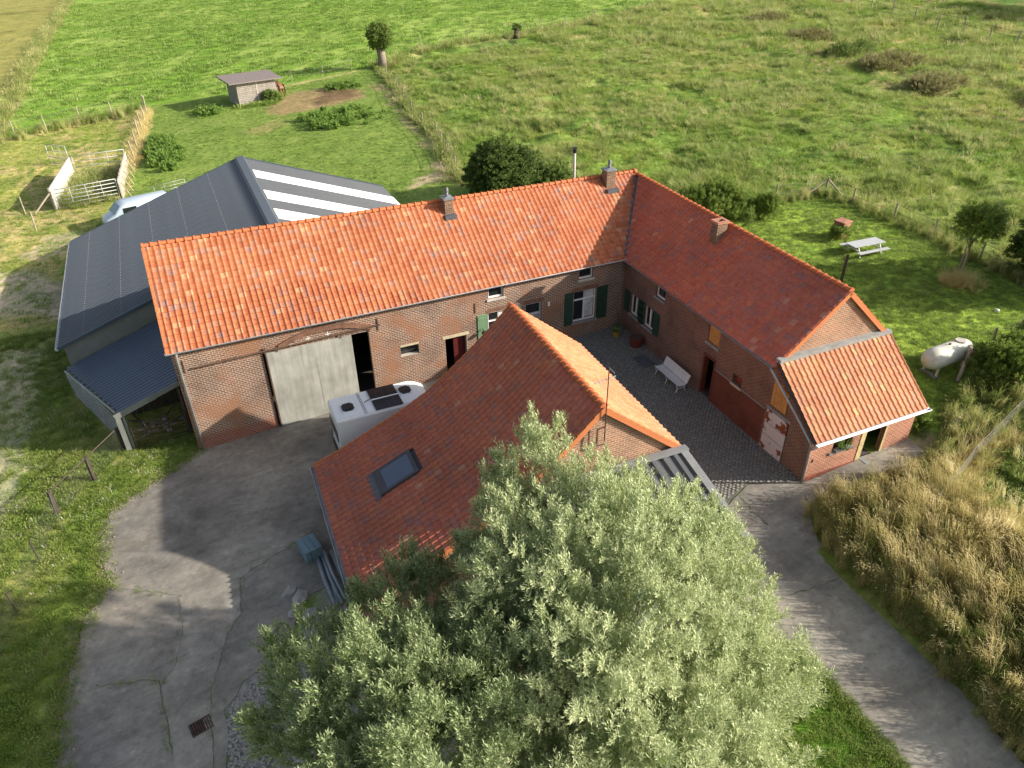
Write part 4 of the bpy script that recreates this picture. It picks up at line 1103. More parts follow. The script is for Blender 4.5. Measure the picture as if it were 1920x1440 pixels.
for s_ in (0,): mb.hexa([(1.55, -5.25, TOPZ+1.55*slL+.06), (2.25, -5.25, TOPZ+2.25*slL+.06), (2.25, -4.25, TOPZ+2.25*slL+.06), (1.55, -4.25, TOPZ+1.55*slL+.06)],
                        [(1.55, -5.25, TOPZ+1.55*slL+.10), (2.25, -5.25, TOPZ+2.25*slL+.10), (2.25, -4.25, TOPZ+2.25*slL+.10), (1.55, -4.25, TOPZ+1.55*slL+.10)])
mb.build('flashing', 'lead', wing)
for (u0, u1, z0_, z1_) in LOPS[:2]:
    window(wing, LWf, u0, u1, z0_, z1_, 'tilt'); shutter(wing, LWf, u0-.62, u0-.06, z0_-.05, z1_+.05); shutter(wing, LWf, u1+.06, u1+.62, z0_-.05, z1_+.05)
window(wing, LWf, 3.35, 4.25, 3.5, 4.38, 'plain')
for (u0, u1, z0_, z1_) in (LOPS[4],):
    p_ = MB(); wb(p_, LWf, u0-.1, u1+.1, z0_-.16, z0_-.003, -.05, .06); p_.build('sill', 'bluestone', wing)
    for k in range(5):
        p_ = MB(); w_ = (u1-u0)/5; wb(p_, LWf, u0+k*w_+.008, u0+(k+1)*w_-.008, z0_, z1_, -.10, -.06); p_.build('plank', 'orange_wood', wing)
mb = MB()
for a_, b__, c_, d_ in ((8.12, 8.24, -.1, 2.45), (9.0, 9.12, -.1, 2.45), (8.24, 9.0, 2.3, 2.45)): wb(mb, LWf, a_, b__, c_, d_, -.28, .02)
mb.build('door_frame', 'door_red', wing)
mb = MB(); wb(mb, LWf, 8.3, 8.95, .6, 2.2, -1.6, -1.2); mb.build('stored_shelf', 'grey_wood', wing)
mb = MB(); wb(mb, LWf, 10.4, 11.2, 1.86, 1.975, -.05, .05); mb.build('sill', 'sandstone', wing)
mb = MB(); wb(mb, LWf, 10.5, 11.1, 2.0, 2.48, -.22, -.18); mb.build('pane', 'pot_red', wing)
mb = MB(); wb(mb, LWf, 9.15, 12.95, -.4, 1.93, .002, .022); mb.build('painted_plinth', 'brick_painted', wing)
mb = MB(); wb(mb, LWf, 9.15, 12.95, 1.935, 1.99, .0, .045); mb.build('string_course', 'bluestone', wing)

# ---------------- annex at the end of the wing
SY = -16.0
annex = thing('annex', 'low red brick annex with pale tiled lean-to roof and plant in its window', 'annex', (0, 0, 0), DL)
mb = MB(); La = frame((0, 0), (0, -1), (-1, 0))
def ez(s_): return 2.45+(4.72-2.45)*(16.0-s_)/(16.0-13.1)
wallmb(mb, La, 13.1, 16.0, -1, 2.42, [(13.1, 14.55, -.12, 2.12)], .2)
mb.add([La(13.1, 2.42), La(16.0, 2.42), La(13.1, 4.65)], [(0, 1, 2)])
Wf = frame((0, SY), (1, 0), (0, -1))
AOPS = [(1.35, 2.5, 1.12, 2.05), (3.3, 4.5, .05, 2.12)]
Wr = frame((6.3, SY), (0, 1), (1, 0))
o_ = mb.build('side_wall', 'brick_wing', annex); mb = MB(); wallmb(mb, Wr, 0, 2.9, -1, 2.42); mb.add([Wr(0, 2.42), Wr(2.9, 2.42), Wr(2.9, 4.65)], [(0, 1, 2)])
mb.build('side_wall', 'brick_wing', annex)
mb = MB(); wallmb(mb, Wf, 0, 6.3, -1, 2.42, AOPS, .22); mb.build('wall', 'brick_annex', annex)
mb = MB(); ya = SY-.32
mb.add([(-.12, GY-.13, 4.72), (-.12, ya, 2.27), (6.42, ya, 2.27), (6.42, GY-.13, 4.72)], [(0, 1, 2, 3)]); mb.build('roof', 'zinc_dark', annex)
Va = Vector((0, GY-.13-ya, 4.72-2.27)); La_ = Va.length; Va.normalize(); na = 12; exa = La_/na
tile_roof(annex, MW, straight_rows(Vector((-.14, ya-.02, 2.30)), Va, na, exa), Vector((1, 0, 0)), 23, lambda p: True, ('annex_tile_one', 'annex_tile_many'), 6.6/23, exa+.07, 300, 5)
mb = MB()     # grey mortar flashing with scallops
for i in range(23):
    x = -.14+6.6/23*(i+.15); w_ = 6.6/23
    mb.hexa([(x, GY-.13-.42, 4.36), (x+w_*.75, GY-.13-.42, 4.36), (x+w_*.75, GY-.135, 4.74), (x, GY-.135, 4.74)], [(x, GY-.13-.42, 4.44), (x+w_*.75, GY-.13-.42, 4.44), (x+w_*.75, GY-.135, 4.84), (x, GY-.135, 4.84)])
mb.box(-.16, 6.46, GY-.30, GY-.01, 4.70, 4.86)
mb.build('mortar_flashing', 'bluestone', annex)
gutter(annex, (-.18, ya-.08, 2.24), (6.55, ya-.08, 2.24), .09, 'zinc_light')
for sx_ in (-.14, 6.44):
    mb = MB(); mb.bar((sx_, ya, 2.22), (sx_, GY-.13, 4.68), .05, .16); mb.build('verge_board', 'zinc_dark' if sx_ < 0 else 'zinc_light', annex)
pipe(annex, [(-.34, GY+.02, 4.35), (-.36, GY-.25, 4.2), (-.22, GY-2.2, 2.75), (-.20, ya+.25, 2.2), (-.16, ya+.22, 1.9), (-.13, ya+.22, -.1)], .055)
pipe(annex, [(-.1, ya-.08, 2.16), (-.16, ya+.05, 2.0), (-.16, ya+.2, 1.85)], .05)
mb = MB(); wb(mb, La, 14.27, 14.27, 0, 0, 0, 0)
mb = MB(); wb(mb, La, 13.13, 14.52, -.10, 2.10, .0, .05); pd = mb.build('door', 'peeling_door', annex)
for zz in (.75, 1.4):
    mb = MB(); wb(mb, La, 13.15, 14.5, zz-.012, zz+.012, .051, .06); mb.build('door_rail', 'bluestone', pd)
mb = MB(); wb(mb, La, 13.05, 14.62, 2.123, 2.26, .0, .03); mb.build('lintel', 'bluestone', annex)
for k in range(5):
    p_ = MB(); u0 = 13.22+k*.2; zt = min(3.72, ez(u0+.2)-.42+.0); wb(p_, La, u0+.006, u0+.194, 2.42, zt, .012, .05); p_.build('plank', 'orange_wood', annex)
mb = MB(); mb.bar(La(13.15, 3.80, .04), La(14.3, 3.45, .04), .08, .05); mb.build('shutter_rail', 'orange_wood', annex)
mb = MB(); wb(mb, Wf, 1.2, 2.65, 1.0, 1.117, -.2, .07); mb.build('sill', 'bluestone', annex)
mb = MB(); wb(mb, Wf, 1.35, 2.5, 1.12, 2.05, -.22, -.19); mb.build('pane', 'pane_dark', annex)
mb = MB()
for a_, b__, c_, d_ in ((3.02, 3.3, -.05, 2.25), (4.5, 4.62, -.05, 2.25), (3.3, 4.5, 2.12, 2.25)): wb(mb, Wf, a_, b__, c_, d_, -.2, .03)
mb.build('door_frame', 'pale_wood', annex)
mb = MB(); wb(mb, Wf, 3.32, 4.1, .1, 2.1, -.6, -.55); mb.build('door', 'pale_wood', annex)
mb = MB(); wb(mb, Wf, 3.3, 4.7, -.1, .12, -.1, .45); mb.build('step', 'bluestone', annex)
mb = MB(); wb(mb, Wf, .3, .34, .9, 1.05, 0, .04); mb.build('wall_anchor', 'iron_rust', annex)
mb = MB(); mb.box(.1, 6.2, SY+.05, GY-.05, .05, .12); mb.build('floor', 'dark_wood', annex)
mb = MB(); mb.box(.05, 6.3, GY+.1, -.1, .0, .07); mb.build('floor', 'dark_wood', wing)
mb = MB(); wb(mb, Wf, .02, 6.28, -.3, .10, .001, .06); mb.build('plinth', 'red_paint', annex)

# ---------------- mid building with the long swept roof
MA = Vector((-10.54, -6.79, 0)); ML = 8.68; mang = math.atan2(-.0342914, 1) - 0   # local -y runs along the ridge
house = thing('cottage', 'low brick cottage with long swept red tiled roof and skylight', 'cottage', (MA.x, MA.y, 0), -.0343)
MH = Matrix.Translation(MA) @ Matrix.Rotation(-.0343, 4, 'Z')
# local: x to the right (east), y from 0 (far gable) to -ML (near gable)
PR = [(0, 6.8), (-1, 5.82), (-2, 4.92), (-3, 4.10), (-4.2, 3.20), (-5.5, 2.5), (-7, 1.83), (-8.4, 1.20), (-9.7, .72)]
PRr = [(0, 6.8), (3.55, 3.94)]
def prz(x): return float(np.interp(x, [p[0] for p in PR][::-1], [p[1] for p in PR][::-1])) if x <= 0 else 6.8-.806*x
gb = -1.9
for yy, nm in ((-.12, 1), (-ML+.12, -1)):
    mb = MB(); xs = [-9.4, -8.4, -7, -5.5, -4.2, -3, -2, -1, 0, 3.3]
    for a_, b__ in zip(xs[:-1], xs[1:]):
        q = [(a_, yy, gb), (b__, yy, gb), (b__, yy, prz(b__)-.1), (a_, yy, prz(a_)-.1)]
        mb.add(q if nm < 0 else q[::-1], [(0, 1, 2, 3)])
    mb.build('gable_wall', 'brick_gable', house)
mb = MB()
mb.add([(3.3, -.12, gb), (3.3, -ML+.12, gb), (3.3, -ML+.12, prz(3.3)-.1), (3.3, -.12, prz(3.3)-.1)], [(3, 2, 1, 0)])
mb.add([(-9.4, -.12, gb), (-9.4, -ML+.12, gb), (-9.4, -ML+.12, .7), (-9.4, -.12, .7)], [(0, 1, 2, 3)])
mb.build('wall', 'brick_barn', house)
mb = MB()
for a_, b__ in zip(PR[:-1], PR[1:]): mb.add([(a_[0], 0, a_[1]-.03), (b__[0], 0, b__[1]-.03), (b__[0], -ML, b__[1]-.03), (a_[0], -ML, a_[1]-.03)], [(0, 1, 2, 3)])
mb.add([(0, 0, 6.77), (0, -ML, 6.77), (3.6, -ML, 3.87), (3.6, 0, 3.87)], [(0, 1, 2, 3)])
mb.build('roof', 'zinc_dark', house)
# resample the swept profile into tile courses
seg = [Vector((x, 0, z)) for x, z in PR][::-1]; cum = [0]
for a_, b__ in zip(seg[:-1], seg[1:]): cum.append(cum[-1]+(b__-a_).length)
def onprof(t):
    for i in range(len(seg)-1):
        if t <= cum[i+1]: return seg[i].lerp(seg[i+1], (t-cum[i])/(cum[i+1]-cum[i]))
    return seg[-1]
NR = 37; exm = cum[-1]/NR; rows = []
for i in range(NR):
    a_ = onprof(i*exm); b__ = onprof(min(cum[-1], (i+1)*exm)); rows.append((a_, (b__-a_).normalized()))
SKX = (-7.55, -5.88); SKY = (-4.25, -2.70)
def keepm(p): return not (SKX[0]-.02 < p.x < SKX[1]+.1 and SKY[0]-.02 < p.y < SKY[1]+.02)
tile_roof(house, MH, rows, Vector((0, -1, 0)), 29, keepm, ('wing_tile_one', 'wing_tile_many'), ML/29, exm+.07, 300, 6)
Vrr = Vector((-3.6, 0, 2.90)).normalized()
tile_roof(house, MH, straight_rows(Vector((3.62, -ML, 3.90)), Vrr, 14, 4.62/14), Vector((0, 1, 0)), 29, lambda p: True, ('pale_tile_one', 'pale_tile_many'), ML/29, .40, 0, 7)
ridge_tiles(house, (0, -ML-.02, 6.86), (0, .02, 6.86), .36, .14)
for i in range(len(PR)-1):
    a_, b__ = PR[i+1], PR[i]
    verge_tiles(house, (a_[0], -ML-.02, a_[1]), (b__[0], -ML-.02, b__[1]), (0, -1, 0), w=.10)
    verge_tiles(house, (a_[0], .02, a_[1]), (b__[0], .02, b__[1]), (0, 1, 0), w=.05)
verge_tiles(house, (3.6, -ML-.02, 3.90), (0, -ML-.02, 6.8), (0, -1, 0), w=.10)
gutter(house, (-9.78, 0.05, .62), (-9.78, -ML, .62), .08); gutter(house, (3.68, -ML, 3.84), (3.68, 0, 3.84), .07, 'zinc')
# skylight
def skp(x, y, o): return (x, y, prz(x)+o)
sk = MB()
for x0, x1, y0, y1 in ((SKX[0], SKX[0]+.30, SKY[0], SKY[1]), (SKX[1]-.16, SKX[1], SKY[0], SKY[1]), (SKX[0]+.30, SKX[1]-.16, SKY[0], SKY[0]+.14), (SKX[0]+.30, SKX[1]-.16, SKY[1]-.14, SKY[1])):
    sk.hexa([skp(x0, y0, -.03), skp(x1, y0, -.03), skp(x1, y1, -.03), skp(x0, y1, -.03)], [skp(x0, y0, .13), skp(x1, y0, .13), skp(x1, y1, .13), skp(x0, y1, .13)])
sk = sk.build('skylight', 'zinc_dark', house)
mb = MB(); x0, x1, y0, y1 = SKX[0]+.3, SKX[1]-.16, SKY[0]+.14, SKY[1]-.14
mb.hexa([skp(x0, y0, .02), skp(x1, y0, .02), skp(x1, y1, .02), skp(x0, y1, .02)], [skp(x0, y0, .115), skp(x1, y0, .115), skp(x1, y1, .115), skp(x0, y1, .115)]); mb.build('pane', 'skylight_glass', sk)
mb = MB(); mb.hexa([skp(SKX[0]-.28, SKY[0]-.1, .03), skp(SKX[0]-.003, SKY[0]-.1, .03), skp(SKX[0]-.003, SKY[1]+.1, .03), skp(SKX[0]-.28, SKY[1]+.1, .03)],
                   [skp(SKX[0]-.28, SKY[0]-.1, .07), skp(SKX[0]-.003, SKY[0]-.1, .09), skp(SKX[0]-.003, SKY[1]+.1, .09), skp(SKX[0]-.28, SKY[1]+.1, .07)]); mb.build('flashing', 'lead', sk)
# aerial on the near gable
ant = thing('tv_aerial', 'thin tv aerial on a pole fixed to the cottage gable', 'aerial', MH @ Vector((0, -ML-.14, 6.1)), -.0343)
mb = MB(); mb.tube([(0.02, 0, -.7), (-.0, 0, 2.5)], .022, 6); mb.build('mast', 'iron_rust', ant)
mb = MB(); mb.bar((-.55, 0, 1.95), (.35, 0.1, 2.0), .025)
for k in range(6): mb.bar((-.5+k*.15, -.16, 1.96+k*.005), (-.5+k*.15, .2, 1.96+k*.005), .012)
mb.bar((.1, -.2, 2.35), (.1, .2, 2.35), .015); mb.build('antenna', 'galv', ant)
mb = MB(); mb.bar((-.28, .02, -.85), (-.28, .02, -.05), .05); mb.bar((-.28, .02, -.85), (.02, .02, -.85), .04); mb.bar((-.28, .02, -.1), (.02, .02, -.05), .04); mb.build('bracket', 'iron_rust', ant)

# ---------------- grey metal shed roof leaning on the near gable
def ribbed(length, width, pitch=.25, hr=.035, top=.06, base=.10, mat='hall_sheet', name='sheet_roof', th=True):
    """sheet in local xy: x across (ribs repeat), y along the ribs; returns mesh"""
    n = max(1, round(width/pitch)); p = width/n; xs = []
    for i in range(n):
        o = i*p; r0 = (p-base)/2
        xs += [(o, 0), (o+r0, 0), (o+r0+(base-top)/2, hr), (o+r0+(base+top)/2, hr), (o+r0+base, 0)]
    xs.append((width, 0)); V = [(x, 0, z) for x, z in xs]+[(x, length, z) for x, z in xs]; k = len(xs)
    F = [(i, i+1, k+i+1, k+i) for i in range(k-1)]
    V += [(0, 0, -.02), (width, 0, -.02), (width, length, -.02), (0, length, -.02)]; q = 2*k
    F += [(q, q+3, q+2, q+1)]
    me = bpy.data.meshes.new(name); me.from_pydata(V, [], F); me.materials.append(MATS[mat]); me.update(); boxuv(me)
    return me
def lay(me, name, parent, O, U, V):
    U = Vector(U).normalized(); V = Vector(V).normalized(); N_ = U.cross(V).normalized()
    M = Matrix((U, V, N_)).transposed().to_4x4(); M.translation = Vector(O); return inst(me, name, parent, M)
shed = thing('metal_shed', 'grey ribbed metal lean-to roof behind the willow against the cottage', 'shed', (MA.x, MA.y, 0), -.0343)
SZ0, SZ1, SYa, SYb = 3.92, 2.95, -ML-.16, -13.0
v_ = Vector((0, SYa-SYb, SZ0-SZ1)); Ls = v_.length
mesh_s = ribbed(Ls, .96, .48, .09, .16, .30, 'shed_sheet', 'roof_sheet')
for i in range(6):
    lay(mesh_s, 'roof_sheet', shed, (3.35-.96*(i+1)-.02*i, SYb, SZ1), (1, 0, 0), v_)
mb = MB(); mb.bar((3.56, SYb-.1, SZ1+.0), (3.56, SYa+.1, SZ0+.0), .32, .22); mb.build('fascia', 'fascia_grey', shed)
mb = MB(); mb.bar((3.75, SYa-.05, SZ0+.08), (-2.5, SYa-.05, SZ0+.08), .30, .10); mb.build('ridge_flashing', 'fascia_grey', shed)
mb = MB()
mb.box(3.3, 3.42, SYb, SYa, -1.5, 2.7); mb.box(-2.6, -2.48, SYb, SYa, -1.8, 2.7); mb.box(-2.47, 3.29, SYb, SYb+.1, -1.8, 2.65); mb.build('wall', 'gable_sheet', shed)

# ---------------- steel hall behind the barn
hall = thing('steel_hall', 'long steel hall with dark ribbed roof and white skylight strips', 'hall', (0, 0, 0))
HX, HZ = -18.1, 5.6; HL, HZL = -31.25, 1.0; HR, HZR = -7.1, 1.72; HY0, HY1 = 9.75, 27.25
vl = Vector((HX-HL, 0, HZ-HZL)); vr = Vector((HX-HR, 0, HZ-HZR))
ns = 17; ws = (HY1-HY0)/ns
ml_ = ribbed(vl.length, ws, ws/3, .10, .06, .16, 'hall_sheet', 'roof_sheet'); mr_ = ribbed(vr.length, ws, ws/4, .05, .07, .14, 'hall_right_sheet', 'roof_sheet')
mt_ = ribbed(vr.length-.5, ws, ws/4, .05, .07, .14, 'translucent_sheet', 'skylight_strip')
for i in range(ns):
    y = HY0+i*ws
    lay(ml_, 'roof_sheet', hall, (HL, y+ws, HZL), (0, -1, 0), vl)
    yc = y+ws/2
    strip_ = any(a_ < yc < b__ for a_, b__ in ((13.2, 15.0), (17.3, 19.2), (22.3, 24.3)))
    lay(mt_ if strip_ else mr_, 'skylight_strip' if strip_ else 'roof_sheet', hall, (HR, y, HZR), (0, 1, 0), vr)
mb = MB(); mb.hexa([(HX-.45, HY0-.1, HZ-.09), (HX+.4, HY0-.1, HZ-.07), (HX+.4, HY1+.1, HZ-.07), (HX-.45, HY1+.1, HZ-.09)], [(HX-.28, HY0-.1, HZ+.09), (HX+.25, HY0-.1, HZ+.09), (HX+.25, HY1+.1, HZ+.09), (HX-.28, HY1+.1, HZ+.09)])
mb.build('ridge_cap', 'hall_sheet', hall)
mb = MB()
for fx in (.11, .28, .45, .62, .80):
    x = HL+(HX-HL)*fx; z = HZL+(HZ-HZL)*fx
    for k in range(ns*3):
        yy = HY0+(k+.5)*ws/3; mb.box(x-.018, x+.018, yy-.018, yy+.018, z+.085, z+.12)
o = mb.build('screws', 'galv_pale', hall); o['kind'] = 'stuff'
mb = MB()
for yy, fl_ in ((HY0+.08, 1), (HY1-.08, -1)):
    q = [(HL+.3, yy, -2.6), (HR-.3, yy, -1.2), (HR-.3, yy, HZR), (HX, yy, HZ-.08), (HL+.3, yy, HZL)]
    mb.add(q if fl_ > 0 else q[::-1], [tuple(range(5))])
mb.add([(HL+.3, HY0+.08, -2.6), (HL+.3, HY1-.08, -2.6), (HL+.3, HY1-.08, HZL+.05), (HL+.3, HY0+.08, HZL+.05)], [(3, 2, 1, 0)])
mb.add([(HR-.3, HY0+.08, -1.6), (HR-.3, HY1-.08, -1.6), (HR-.3, HY1-.08, HZR), (HR-.3, HY0+.08, HZR)], [(0, 1, 2, 3)])
mb.build('wall', 'gable_sheet', hall)
for yy in (HY0-.03, HY1+.03):
    mb = MB(); mb.bar((HL, yy, HZL+.0), (HX, yy, HZ+.0), .06, .2); mb.bar((HX, yy, HZ), (HR, yy, HZR), .06, .2); mb.build('verge_trim', 'lean_sheet', hall)
gutter(hall, (HL-.06, HY1, HZL-.02), (HL-.06, HY0, HZL-.02), .10, 'zinc_light')

# ---------------- blue lean-to with a barred pen between hall and barn
lean = thing('blue_lean_to', 'low blue ribbed metal lean-to with open front between barn and hall', 'lean-to', (0, 0, 0))
def lz(x): return 1.86+.35*(x+25.2)
LB, LF = 9.7, 1.75
n = 13; 
for i in range(n):
    y1 = LB-(LB-LF)*i/n; y0 = LB-(LB-LF)*(i+1)/n
    xl = -31.25+(y0+y1-2*LB)/2/(2.15-LB)*2.85 if True else 0
    xl = -31.25+(LB-(y0+y1)/2)/(LB-2.1)*2.9
    v_ = Vector((-25.2-xl, 0, lz(-25.2)-lz(xl))); mm = ribbed(v_.length, y1-y0, (y1-y0)/2, .045, .08, .16, 'lean_sheet', 'roof_sheet')
    lay(mm, 'roof_sheet', lean, (xl, y1, lz(xl)), (0, -1, 0), v_)
mb = MB(); mb.bar((-28.45, LF-.03, lz(-28.45)-.12), (-26.35, LF-.03, lz(-26.35)-.12), .07, .30); mb.build('fascia', 'gable_sheet', lean)
mb = MB(); mb.bar((-26.34, LF-.03, lz(-26.34)-.12), (-25.15, LF-.03, lz(-25.15)-.12), .06, .26); mb.build('fascia', 'fascia_grey', lean)
mb = MB(); mb.bar((-31.3, LB-.2, lz(-31.3)-.05), (-28.4, 2.0, lz(-28.4)-.05), .06, .12); mb.build('fascia', 'galv', lean)
mb = MB(); mb.box(-28.45, -28.2, LF-.02, LF+.14, gz(-28.3, LF)-.2, lz(-28.4)-.05)
mb.box(-28.14, -28.03, LF-.02, LF+.14, gz(-28.3, LF)-.2, lz(-28.1)-.3); mb.build('post', 'gable_sheet', lean)
mb = MB(); mb.box(-25.35, -25.22, 1.75, 9.5, -1.9, 1.6); mb.build('back_wall', 'dark_wood', lean)
for k in range(9):
    mb = MB(); y = 5.2; x = -28.2+k*.33; mb.box(x, x+.27, y, y+.04, -1.8, lz(x)-.1); mb.build('plank', 'dark_wood', lean)

# ================================================================== OBJECTS
def rail_gate(name, label, a, b, h, rails, mat='galv', group=None, zb=.12, r=.028, posts=2, cat='gate', mids=2):
    a = Vector((*a, gz(*a))); b = Vector((*b, gz(*b)))
    t = thing(name, label, cat, a, 0, group); d = b-a; Z = Vector((0, 0, 1))
    fr = MB(); fr.tube([Z*zb, Z*h], r*1.2, 6); fr.tube([d+Z*zb, d+Z*h], r*1.2, 6); fr.build('gate_frame', mat, t, True)
    for k in range(rails):
        z = zb+(h-zb)*k/(rails-1); m_ = MB(); m_.tube([Z*z, d+Z*z], r, 6); m_.build('rail', mat, t, True)
    for k in range(mids):
        q = d*((k+1)/(mids+1)); m_ = MB(); m_.tube([q+Z*zb, q+Z*h], r*.8, 6); m_.build('upright', mat, t, True)
    return t
def postobj(t, p, h, r=.06, mat='post_wood', lean=(0, 0)):
    m_ = MB(); x, y = p[0]-t.location.x, p[1]-t.location.y; z = gz(*p)-t.location.z
    m_.tube([(x, y, z-.3), (x+lean[0]*.5, y+lean[1]*.5, z+h*.5), (x+lean[0], y+lean[1], z+h)], [r*1.05, r, r*.92], 6)
    return m_.build('post', mat, t)
def fence(name, label, pts, h, wires=(), r=.06, mat='post_wood', wr=.012, cat='fence', wm='wire_dark', braces=()):
    t = thing(name, label, cat, (pts[0][0], pts[0][1], gz(*pts[0])))
    rr = random.Random(len(pts)*7+int(h*10)); tops = []
    for p in pts:
        ln = (rr.uniform(-.06, .06)*h, rr.uniform(-.06, .06)*h); postobj(t, p, h*rr.uniform(.93, 1.05), r, mat, ln)
        tops.append(Vector((p[0]+ln[0], p[1]+ln[1], gz(*p)))-t.location)
    for w in wires:
        m_ = MB(); P = []
        for i, q in enumerate(tops):
            P.append(q+Vector((0, 0, h*w)))
            if i < len(tops)-1: P.append((q+tops[i+1])/2+Vector((0, 0, h*w-.04)))
        m_.tube(P, wr, 4); m_.build('wire', wm, t)
    for a_, b__ in braces:
        m_ = MB(); A_ = Vector((a_[0], a_[1], gz(*a_[:2])+a_[2]))-t.location; B_ = Vector((b__[0], b__[1], gz(*b__[:2])+b__[2]))-t.location
        m_.tube([A_, B_], r*.9, 6); m_.build('brace', mat, t)
    return t
fence('garden_fence', 'post and wire fence separating the picnic lawn from the rough pasture', [(21.5, 10.8), (26.3, 10.2), (26.5, 7.4), (26.4, 3.2), (26.3, -.5), (25.6, -4.7), (25.2, -8.5)], 1.45, (.5, .9), .075,
      braces=(((26.3, 10.2, 1.3), (26.7, 8.4, .1)), ((26.2, 10.2, 1.2), (24.3, 10.4, .1))))
fence('paddock_fence', 'low post and wire fence from the pollard tree along the paddock', [(8.9, 85), (8.1, 77.5), (7.6, 70.7), (6.1, 63), (5.0, 56.1), (4.5, 50.8), (4.2, 45.1), (3.4, 41.2), (2.9, 38.1), (1.7, 33.1)], 1.5, (.35, .65, .92), .06, wr=.02)
fence('tape_fence', 'thin white electric tape fence at the back of the horse paddock', [(-7.9, 75.5), (-4.6, 82.3), (-.2, 82.1), (4.7, 84.5)], 2.0, (.95, .6), .022, 'grey_wood', .010, wm='wire_light')
fence('pen_fence', 'dry wooden post fence running back from the sheep pen', [(-24.8, 80.5), (-24.8, 78.1), (-25.1, 74.0), (-25.6, 70.0), (-26.0, 65.7), (-26.4, 61.4), (-26.8, 57.0)], 2.2, (.4, .8), .09)
fence('meadow_fence', 'wooden post fence below the bright meadow at the left', [(-43.0, 72.3), (-39.8, 74.5), (-36.5, 76.3), (-32.8, 79.0), (-28.9, 79.0), (-24.8, 80.5)], 2.1, (.5, .9), .08, wr=.015)
fence('pasture_fence', 'distant row of thin posts between meadow and rough pasture', [(11.8, 91.2), (19, 93.7), (28, 95), (44, 98.5), (50.5, 101.4), (58, 104), (66.5, 106.2), (75, 111), (84.6, 117.4), (96, 124)], 2.2, (.8,), .06, wr=.015)
fence('far_fence', 'distant wooden post fence crossing the pasture at the top', [(113, 104), (111.2, 95.5), (110.0, 89.2), (108.4, 82.6), (106.2, 75.5), (103.3, 68.0), (100.4, 60.7), (99.2, 54.9), (96.2, 48.0), (94.7, 42.6), (93, 36)], 2.6, (.6, .9), .11, wr=.02)
fence('side_fence', 'grey fence posts beside the gas tank at the garden edge', [(15.8, -12.9), (17.8, -12.9), (20.5, -13.1)], 1.5, (.5, .9), .07)
fence('bank_fence', 'weathered posts with wires through the tall dry grass bank', [(2.35, -20.4), (2.5, -23.1), (2.6, -26), (2.6, -29)], 1.55, (.55, .9), .085, 'grey_wood',
      braces=(((2.35, -20.4, 1.35), (3.5, -22.3, .1)), ((2.35, -20.4, 1.3), (1.2, -21.0, .1))))
fence('wire_fence', 'crooked posts with five taut wires over the dry grass', [(2.35, -20.4), (6.5, -18.9), (10.5, -17.8), (16, -16.5)], 1.6, (.3, .46, .62, .78, .95), .05, 'post_wood', .010, wm='wire_light')
t = thing('crooked_post', 'short crooked grey post in the grass beside the annex', 'post', (7.9, -17.0, gz(7.9, -17)))
m_ = MB(); m_.tube([(0, 0, -.2), (.05, .02, .5), (-.05, .05, .75), (.08, .03, 1.15)], [.07, .06, .05, .06], 6); m_.build('shaft', 'post_wood', t)
t = thing('garden_post', 'single dark wooden post standing on the lawn behind the wing roof', 'post', (15.3, -2.6, gz(15.3, -2.6)))
m_ = MB(); m_.tube([(0, 0, -.2), (.02, 0, 1.9)], [.10, .09], 8); m_.build('shaft', 'dark_wood', t)
fence('track_fence', 'short wooden posts at the left edge of the track', [(-37.3, 32.0), (-35.3, 39.6), (-36.5, 44.5)], 1.6, (.6,), .07)
# yard fence on the left with thick dark posts and a top rail
yf = [(-28.6, 2.0), (-30.0, .2), (-31.5, -1.7)]
t = thing('yard_fence', 'mesh fence with thick dark wooden posts and top rail by the drive', 'fence', (-30.0, .2, gz(-30, .2)))
for p in yf: postobj(t, p, 1.45, .10, 'dark_wood', (0, 0))
zt = lambda p, h: Vector((p[0], p[1], gz(*p)+h))-t.location
for a_, b__ in zip(yf[:-1], yf[1:]):
    m_ = MB(); m_.tube([zt(a_, 1.42), zt(b__, 1.42)], .035, 6); m_.build('top_rail', 'dark_wood', t)
m_ = MB(); m_.tube([zt(yf[2], 1.4), zt((-31.3, -2.9), 0)], .018, 6); m_.build('brace', 'wire_dark', t)
yp = [(-31.5, -1.7), (-32.1, -4.6), (-32.7, -7.4), (-33.3, -10.5)]
for p in yp[1:]: postobj(t, p, 1.35, .035, 'dark_wood', (0, 0))
m_ = MB()
for a_, b__ in zip((yf+yp[1:])[:-1], (yf+yp[1:])[1:]):
    L_ = math.dist(a_, b__); n = int(L_/.16)
    for k in range(9): m_.tube([zt(a_, .1+k*.145), zt(b__, .1+k*.145)], .0035, 3)
    for k in range(n):
        q = (a_[0]+(b__[0]-a_[0])*k/n, a_[1]+(b__[1]-a_[1])*k/n); m_.tube([zt(q, .05), zt(q, 1.28)], .0035, 3)
o = m_.build('wire_mesh', 'wire_dark', t); o['kind'] = 'stuff'
